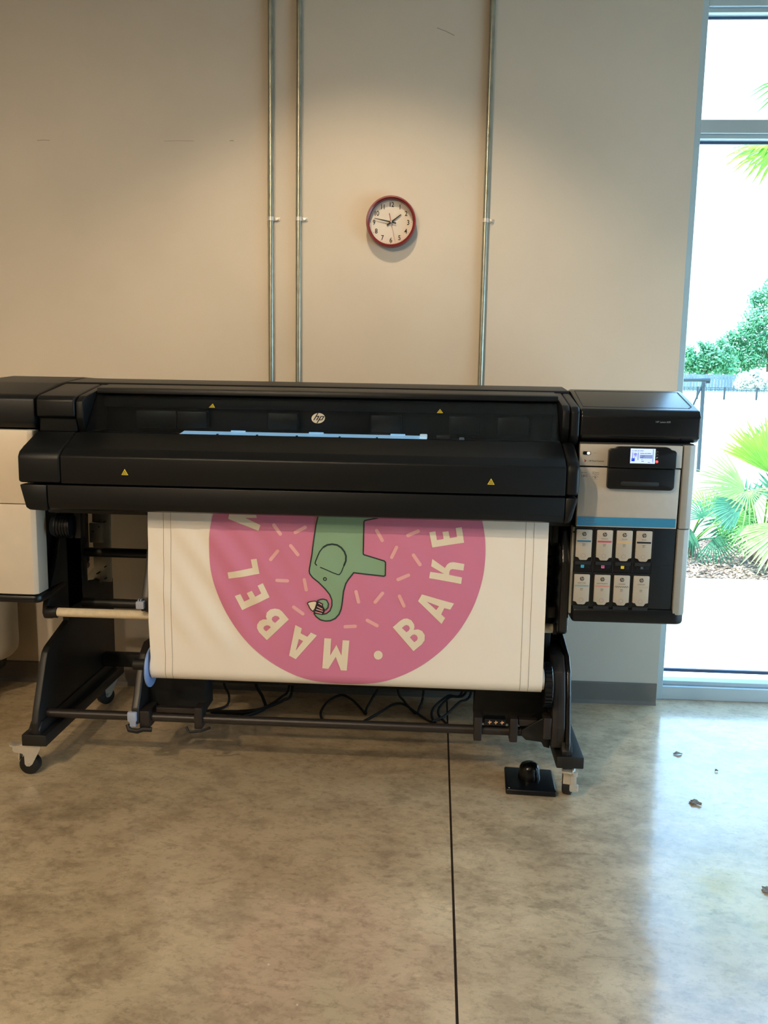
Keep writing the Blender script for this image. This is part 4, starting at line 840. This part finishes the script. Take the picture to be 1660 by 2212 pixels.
cable([(0.215, 3.79, 0.30), (0.19, 3.79, 0.075), (0.14, 3.76, 0.045), (0.09, 3.70, 0.016), (0.06, 3.65, 0.012), (0.02, 3.60, 0.015)], R1, 'straight black cable running diagonally over the bowed pair')

pd = thing('foot_pedal', 'black foot switch with domed button on a flat square plate', 'foot pedal', (0.378, 3.08, 0))
new('base_plate', B().prism([(0.285, 2.988), (0.463, 2.980), (0.468, 3.165), (0.293, 3.177)], 0.0, 0.021, 'z', bev=0.006, seg=3), M['blk2'], pd)
new('button', B().lathe([(0.040, 0.019), (0.040, 0.030), (0.0375, 0.045), (0.036, 0.062), (0.031, 0.073), (0.022, 0.079), (0.0, 0.082)], (0.376, 3.085, 0), 'z', 40), mat('gloss_black', '#0b0b0c', 0.22, spec=0.4, var=0.02), pd)
new('plate_screw', B().cyl((0.297, 2.998, 0.0205), (0.297, 2.998, 0.0222), 0.003, 10), M['chrome'], pd)

bn = thing('rolling_bin', 'white rounded bin on casters in the left corner behind the printer', 'bin', (-2.06, 3.70, 0))
new('shell', B().lathe([(0.0, 0.19), (0.15, 0.195), (0.205, 0.205), (0.218, 0.222), (0.222, 0.25), (0.222, 0.74), (0.216, 0.755), (0.19, 0.757), (0.185, 0.74), (0.0, 0.74)], (-2.06, 3.70, 0), 'z', 56), M['bin'], bn)
new('hub', B().lathe([(0.17, 0.192), (0.165, 0.15), (0.14, 0.122), (0.0, 0.12)], (-2.06, 3.70, 0), 'z', 40), M['blk2'], bn)
for a in (0.42, 1.99, 3.56, 5.13):
    x, y = -2.06+0.115*math.cos(a), 3.70-0.115*math.sin(a)
    k = new('bin_caster', B().cyl((x, y, 0.10), (x, y, 0.125), 0.022, 16).box(x-0.018, x-0.014, y-0.03, y+0.012, 0.028, 0.104).box(x+0.014, x+0.018, y-0.03, y+0.012, 0.028, 0.104).box(x+0.012, x+0.05, y-0.012, y-0.004, 0.062, 0.067), M['chrome'], bn)
    new('bin_wheel', B().lathe([(0.0, -0.012), (0.030, -0.012), (0.0365, -0.006), (0.0365, 0.006), (0.030, 0.012), (0.0, 0.012)], (x, y-0.01, 0.0365), 'x', 28), M['rubber'], k)

def dry_leaf(x, y, L, wd, rot, label, seed):
    rnd = random.Random(seed); b = B(); n = 9
    for i in range(n):
        t = i/(n-1); h = wd*math.sin(PI*min(1, 0.12+t*0.86))*rnd.uniform(0.55, 1.1)
        for s_ in (-1, -0.45, 0, 0.45, 1):
            u, v_ = (t-0.5)*L + rnd.uniform(-0.003, 0.003), s_*h/2
            b.v.append(Vector((x+u*math.cos(rot)-v_*math.sin(rot), y+u*math.sin(rot)+v_*math.cos(rot), 0.0012+0.006*abs(s_)*rnd.uniform(0.3, 1)+0.003*math.sin(3*t))))
    for i in range(n-1):
        for j in range(4): b.f.append([i*5+j, i*5+j+1, i*5+j+6, i*5+j+5])
    o = new('dry_leaf', b, M['leafdry'], None, fix=False); sm = o.modifiers.new('thick', 'SOLIDIFY'); sm.thickness = 0.0008; sm.offset = 1
    tag(o, label, 'leaf', 'dry leaves on the concrete floor')
dry_leaf(0.994, 3.394, 0.035, 0.026, 0.2, 'small dry leaf on the floor closest to the window sill', 3)
dry_leaf(0.947, 2.978, 0.044, 0.040, -0.7, 'largest dry leaf on the bright floor between printer and window', 4)
dry_leaf(1.005, 2.45, 0.042, 0.04, 0.4, 'dry leaf at the right edge, farthest from the window sill', 5)
dry_leaf(1.10, 3.25, 0.012, 0.008, 0.1, 'tiny dark leaf crumb right of the small leaf by the window', 6)
for i, (x, y, r, lb) in enumerate([(-0.382, 2.010, 0.0032, 'tiny white crumb on the concrete, the farther of two'), (-0.288, 1.873, 0.0028, 'tiny white crumb on the concrete, the nearer of two')]):
    o = new('paint_crumb', B().lathe([(0, 0), (r, 0), (r*0.8, r*0.5), (0, r*0.7)], (x, y, 0.0), 'z', 9), M['pale']); tag(o, lb, 'crumb', 'white crumbs on the floor')

# ------------------------------------------------------------------ outdoors
def gz(x, y):
    """height of the ground outside"""
    return -0.03 if y < 9 else -0.03 + 0.62*min(1.2, (y-9)/34)
b = B().box(-14, 30, 4.19, 6.76, -0.3, -0.03); struct('paving_ground', b, M['paving'], smooth=False)
b = B(); ys = [6.76, 8.6, 9, 14, 20, 28, 36, 44, 60, 80, 120]; xs_ = [-60, 10, 60, 120]
struct('mulch_ground', B().box(-14, 30, 6.76, 8.7, -0.3, -0.045), M['soil'], smooth=False)
for y in ys[1:]:
    for x in xs_: b.v.append(Vector((x, y, gz(x, max(y, 9))-0.012)))
for i in range(len(ys)-2):
    for j in range(3): b.f.append([i*4+j, i*4+j+1, (i+1)*4+j+1, (i+1)*4+j])
struct('lawn_ground', b, M['lawn'], smooth=False)
rnd = random.Random(11); b = B()
for i in range(5200):
    x, y = rnd.uniform(0.6, 4.4), 6.77+1.9*rnd.random()**1.4; a = rnd.uniform(0, PI); L = rnd.uniform(0.02, 0.06); wd = rnd.uniform(0.007, 0.016); h = rnd.uniform(0.003, 0.008); z = -0.045+rnd.uniform(0, 0.022); tl = rnd.uniform(-0.25, 0.25)*L
    c, s_ = math.cos(a), math.sin(a)
    q = [(-L/2, -wd/2, -tl), (L/2, -wd/2, tl), (L/2, wd/2, tl), (-L/2, wd/2, -tl)]
    b.raw([(x+u*c-v_*s_, y+u*s_+v_*c, z+t_+k*h) for k in (0, 1) for u, v_, t_ in q], [[0, 3, 2, 1], [4, 5, 6, 7], [0, 1, 5, 4], [1, 2, 6, 5], [2, 3, 7, 6], [3, 0, 4, 7]])
o = new('mulch_chips', b, M['chip'], None, smooth=False, fix=False); o['kind'] = 'stuff'; tag(o, 'brown bark mulch chips under the palms outside the window', 'mulch')

def frond(parent, base, hub, out, face, R, n, spread, m, droop=0.12, wd=0.019, seed=0, stalk=0.008):
    """fan leaf: petiole plus folded blades spread about OUT in the plane facing FACE"""
    rnd = random.Random(seed); base, hub = Vector(base), Vector(hub); out = Vector(out).normalized(); face = Vector(face).normalized()
    out = (out - face*out.dot(face)).normalized(); side = face.cross(out)
    b = B(); mid = (base+hub)/2 + Vector((0, 0, 0.08*(hub-base).length))
    b.tube(smoothline([base, mid, hub], 6), stalk, 6)
    for i in range(n):
        a = (i/(n-1)-0.5)*spread + rnd.uniform(-0.02, 0.02); L = R*(0.72+0.28*math.cos(a*0.55))*rnd.uniform(0.88, 1.06)
        d = out*math.cos(a)+side*math.sin(a); t_ = out*-math.sin(a)+side*math.cos(a); k = len(b.v)
        for f, ww in ((0.04, 0.35), (0.45, 1.0), (0.75, 0.75), (1.0, 0.03)):
            p = hub + d*(L*f) + face*(0.05*R*math.sin(f*3)) - Vector((0, 0, 1))*(droop*L*f*f) - face*(0.02*f*R)
            h = wd*R*ww*1.9
            b.v += [p - t_*h + face*h*0.35, p.copy(), p + t_*h + face*h*0.35]
        for j in range(3):
            for e in (0, 1): b.f.append([k+3*j+e, k+3*j+e+1, k+3*j+e+4, k+3*j+e+3])
    return new('frond', b, m, parent, fix=False, smooth=False)
p1 = thing('fan_palm', 'low bushy fan palm with broad spiky leaves in the mulch outside the window', 'palm', (2.78, 7.55, -0.04))
bs = (2.78, 7.55, 0.0)
new('stump', B().lathe([(0.10, -0.05), (0.12, 0.08), (0.08, 0.22), (0.0, 0.26)], bs, 'z', 14), M['bark'], p1)
F = (-0.25, -1, 0.25)
frond(p1, bs, (2.47, 7.15, 0.62), (-1, 0, 0.12), (-0.1, -1, 0.35), 0.42, 22, 2.0, M['palmw'], 0.05, wd=0.012, seed=1)
frond(p1, bs, (2.49, 7.12, 0.61), (0.3, 0, -1), (-0.1, -1, 0.4), 0.30, 16, 3.0, M['palmw'], 0.15, wd=0.010, seed=12)
frond(p1, bs, (2.76, 7.42, 0.72), (-0.15, 0.2, 1), (-0.2, -1, 0.2), 0.47, 26, 1.9, M['palm2'], 0.0, seed=2)
frond(p1, bs, (2.98, 7.60, 0.74), (0.1, 0.2, 1), (-0.3, -1, 0.1), 0.5, 30, 2.6, M['palm'], 0.0, seed=3)
frond(p1, bs, (2.44, 7.10, 0.50), (-1, 0, -0.45), (0, -1, 0.5), 0.27, 24, 1.5, M['palm3'], 0.12, seed=4)
frond(p1, bs, (2.76, 6.98, 0.36), (-0.7, -0.3, -0.55), (-0.2, -0.7, 0.75), 0.44, 22, 1.7, M['palmw'], 0.16, wd=0.022, seed=5)
frond(p1, bs, (2.88, 7.0, 0.38), (0.1, -0.6, -0.7), (0.1, -0.9, 0.5), 0.36, 22, 2.2, M['palmw'], 0.15, wd=0.024, seed=6)
frond(p1, bs, (2.62, 7.3, 0.38), (-0.8, -0.1, -0.05), (-0.2, -0.9, 0.5), 0.36, 24, 2.2, M['palm'], 0.15, wd=0.013, seed=7)
frond(p1, bs, (2.72, 7.2, 0.56), (0.6, -0.3, 0.1), (0.1, -1, 0.4), 0.36, 24, 3.0, M['palm2'], 0.12, wd=0.014, seed=8)
frond(p1, bs, (2.60, 7.5, 0.34), (-0.6, 0.2, 0.4), F, 0.40, 26, 3.0, M['palm3'], 0.1, seed=9)
frond(p1, bs, (2.86, 7.35, 0.46), (0.4, 0.1, 0.3), F, 0.40, 28, 3.6, M['palm3'], 0.1, seed=11)
frond(p1, bs, (3.1, 7.55, 0.55), (0.8, 0.1, 0.4), F, 0.42, 28, 3.4, M['palm'], 0.1, seed=10)
p2 = thing('fan_palm', 'smaller fan palm with thin drooping leaves close to the printer end, outside', 'palm', (2.22, 7.75, -0.04))
bs2 = (2.22, 7.75, 0.0)
new('stump', B().lathe([(0.06, -0.05), (0.07, 0.05), (0.05, 0.12), (0.0, 0.14)], bs2, 'z', 12), M['bark'], p2)
for i, (hx, hz, ox, oz, mm) in enumerate(((2.10, 0.34, -0.8, 0.3, 'palm'), (2.28, 0.40, 0.3, 0.8, 'palm2'), (2.36, 0.28, 0.8, 0.1, 'palm'), (2.16, 0.22, -0.6, -0.4, 'palm3'), (2.32, 0.18, 0.4, -0.6, 'palm3'), (2.04, 0.24, -0.9, 0.0, 'palm'), (2.2, 0.36, -0.2, 0.8, 'palm3'), (2.4, 0.36, 0.5, 0.5, 'palmw'))):
    frond(p2, bs2, (hx, 7.55-0.05*i, hz), (ox, 0, oz), (-0.1, -1, 0.4), 0.25, 20, 2.8, M[mm], 0.2, wd=0.013, seed=20+i)
p3 = thing('tall_palm', 'tall fan palm whose hanging leaf tips enter at the window edge', 'palm', (3.45, 7.9, -0.04))
new('palm_trunk', B().lathe([(0.20, -0.04), (0.17, 0.5), (0.15, 1.8), (0.16, 3.2), (0.10, 3.5), (0, 3.55)], (3.45, 7.9, 0), 'z', 18), M['bark'], p3)
for i in range(11):
    a = 2*PI*i/11+0.3; el_ = 0.5*math.sin(i*2.4)
    d = Vector((math.cos(a), math.sin(a), el_)); hub = Vector((3.45, 7.9, 3.5)) + d*0.62
    frond(p3, (3.45, 7.9, 3.45), hub, d+Vector((0, 0, -0.3)), (-d.x*0.3, -d.y*0.3, 1), 0.55, 30, 4.2, M['palm2' if i % 2 else 'palm'], 0.35, seed=40+i)

# pipe gate post
pg = thing('pipe_gate_post', 'dark steel pipe post with arm and diagonal brace outside, past the lawn edge', 'gate post', (4.10, 14, gz(4, 14)))
zz = gz(4, 14)
new('post', B().cyl((4.10, 14, zz-0.1), (4.085, 14, 1.43), 0.030, 14), M['pipe'], pg)
new('arm', B().cyl((3.30, 14, 1.44), (4.18, 14, 1.462), 0.026, 14).cyl((4.06, 14, 1.475), (4.18, 14, 1.479), 0.012, 10), M['pipe'], pg)
new('brace', B().cyl((4.075, 14, 1.40), (3.90, 14, 0.93), 0.014, 10), M['pipe'], pg)
new('sleeve', B().cyl((4.086, 14, 1.36), (4.0855, 14, 1.385), 0.038, 14).cyl((4.12, 14, 1.42), (4.18, 14, 1.422), 0.014, 10), M['pipe'], pg)
# thin metal fence, wooden fence
mf = thing('metal_fence', 'thin dark metal rail fence across the bright lawn outside', 'fence', (14, 42, gz(14, 42)))
x = 4.0; xs2 = []
while x < 26: xs2.append(x); x += 1.22 if len(xs2) % 2 else 1.45
for x in xs2: new('fence_post', B().box(x-0.04, x+0.04, 41.97, 42.03, gz(x, 42)-0.1, 1.14), M['pipe'], mf, smooth=False)
for z in (1.10, 1.02): new('fence_rail', B().box(4, 26, 41.985, 42.015, z-0.012, z+0.012), M['pipe'], mf, smooth=False)
b = B(); x = 4.0
while x < 17.0: b.box(x-0.008, x+0.008, 41.99, 42.01, gz(x, 42)+0.15, 1.1); x += 0.2
o = new('fence_pickets', b, M['pipe'], mf, smooth=False); o['kind'] = 'stuff'
wf = thing('wooden_fence', 'tall weathered grey board fence below the trees outside', 'fence', (20, 60, gz(20, 60)))
rnd = random.Random(5)
for i in range(110):
    x = 8+i*0.2; new('fence_board', B().box(x, x+0.185, 60+rnd.uniform(-0.01, 0.01), 60.03, gz(x, 60)-0.05, 1.80+rnd.uniform(-0.02, 0.02)), M['fence'], wf, smooth=False)
for z in (0.85, 1.55): new('fence_rail', B().box(8, 30, 60.03, 60.08, z-0.04, z+0.04), M['fence'], wf, smooth=False)

def tree(name, x, y, blobs, n, size, m, label, trunk, cat='tree', seed=0):
    t = thing(name, label, cat, (x, y, gz(x, y)), None)
    if trunk: new('trunk', B().tube([(x, y, gz(x, y)-0.1), (x+0.1, y, 1.5), (x, y, trunk)], 0.22, 10), M['bark'], t)
    rnd = random.Random(seed); b = B(); tot = sum(r**2 for *_, r in blobs)
    for bx_, by_, bz_, r in blobs:
        for i in range(int(n*r*r/tot)):
            d = Vector((rnd.gauss(0, 1), rnd.gauss(0, 1), rnd.gauss(0, 1))).normalized(); p = Vector((bx_, by_, bz_)) + d*r*(rnd.uniform(0.35, 1.05))
            p.z = max(p.z, gz(x, y)+0.2)
            u = Vector((rnd.gauss(0, 1), rnd.gauss(0, 1), rnd.gauss(0, 1))).normalized(); v_ = u.orthogonal().normalized(); s_ = size*rnd.uniform(0.6, 1.3)
            b.raw([p-u*s_, p+v_*s_*0.45, p+u*s_, p-v_*s_*0.45], [[0, 1, 2, 3]])
    o = new('foliage', b, m, t, smooth=False, fix=False); o['kind'] = 'stuff'
    return t
tree('leafy_tree', 21.9, 75, [(20.4, 75, 2.9, 0.9), (21.3, 75, 2.6, 1.1), (20.6, 75, 3.7, 0.5), (22.4, 75, 2.9, 1.3), (22.1, 75.3, 3.9, 0.7), (23.6, 75, 2.7, 1.0), (23.0, 75, 4.4, 0.5), (23.8, 75, 3.9, 0.4), (21.4, 75, 4.3, 0.3)], 3400, 0.19, M['leaf'], 'round green tree behind the fence, closer to the printer', 2.2, seed=1)
tree('leafy_tree', 28.4, 79, [(24.8, 79, 2.5, 1.0), (25.4, 79, 3.6, 1.2), (26.6, 79, 3.2, 1.5), (26.3, 79, 5.2, 1.3), (25.0, 79, 5.0, 0.6), (27.4, 79, 6.8, 1.5), (26.9, 79, 8.3, 0.7), (28.5, 79, 4.5, 1.8), (28.5, 79, 8.8, 1.4)], 6500, 0.20, M['leaf'], 'taller green tree behind the fence at the right window edge', 4.5, seed=2)
tree('leafy_tree', 15.5, 76, [(15.5, 76, 3.2, 1.6), (14.2, 76, 2.8, 1.1), (16.8, 76, 2.6, 1.1)], 2200, 0.22, M['leaf'], 'green tree behind the fence, hidden beyond the printer end', 2.4, seed=3)
tree('pale_bush', 19.6, 57, [(19.2, 57, 1.3, 0.65), (20.0, 57, 1.35, 0.75), (20.5, 57, 1.1, 0.5), (19.7, 57, 1.9, 0.32)], 2600, 0.13, M['paleleaf'], 'pale sunlit bush in front of the grey board fence', 0, 'bush', seed=4)
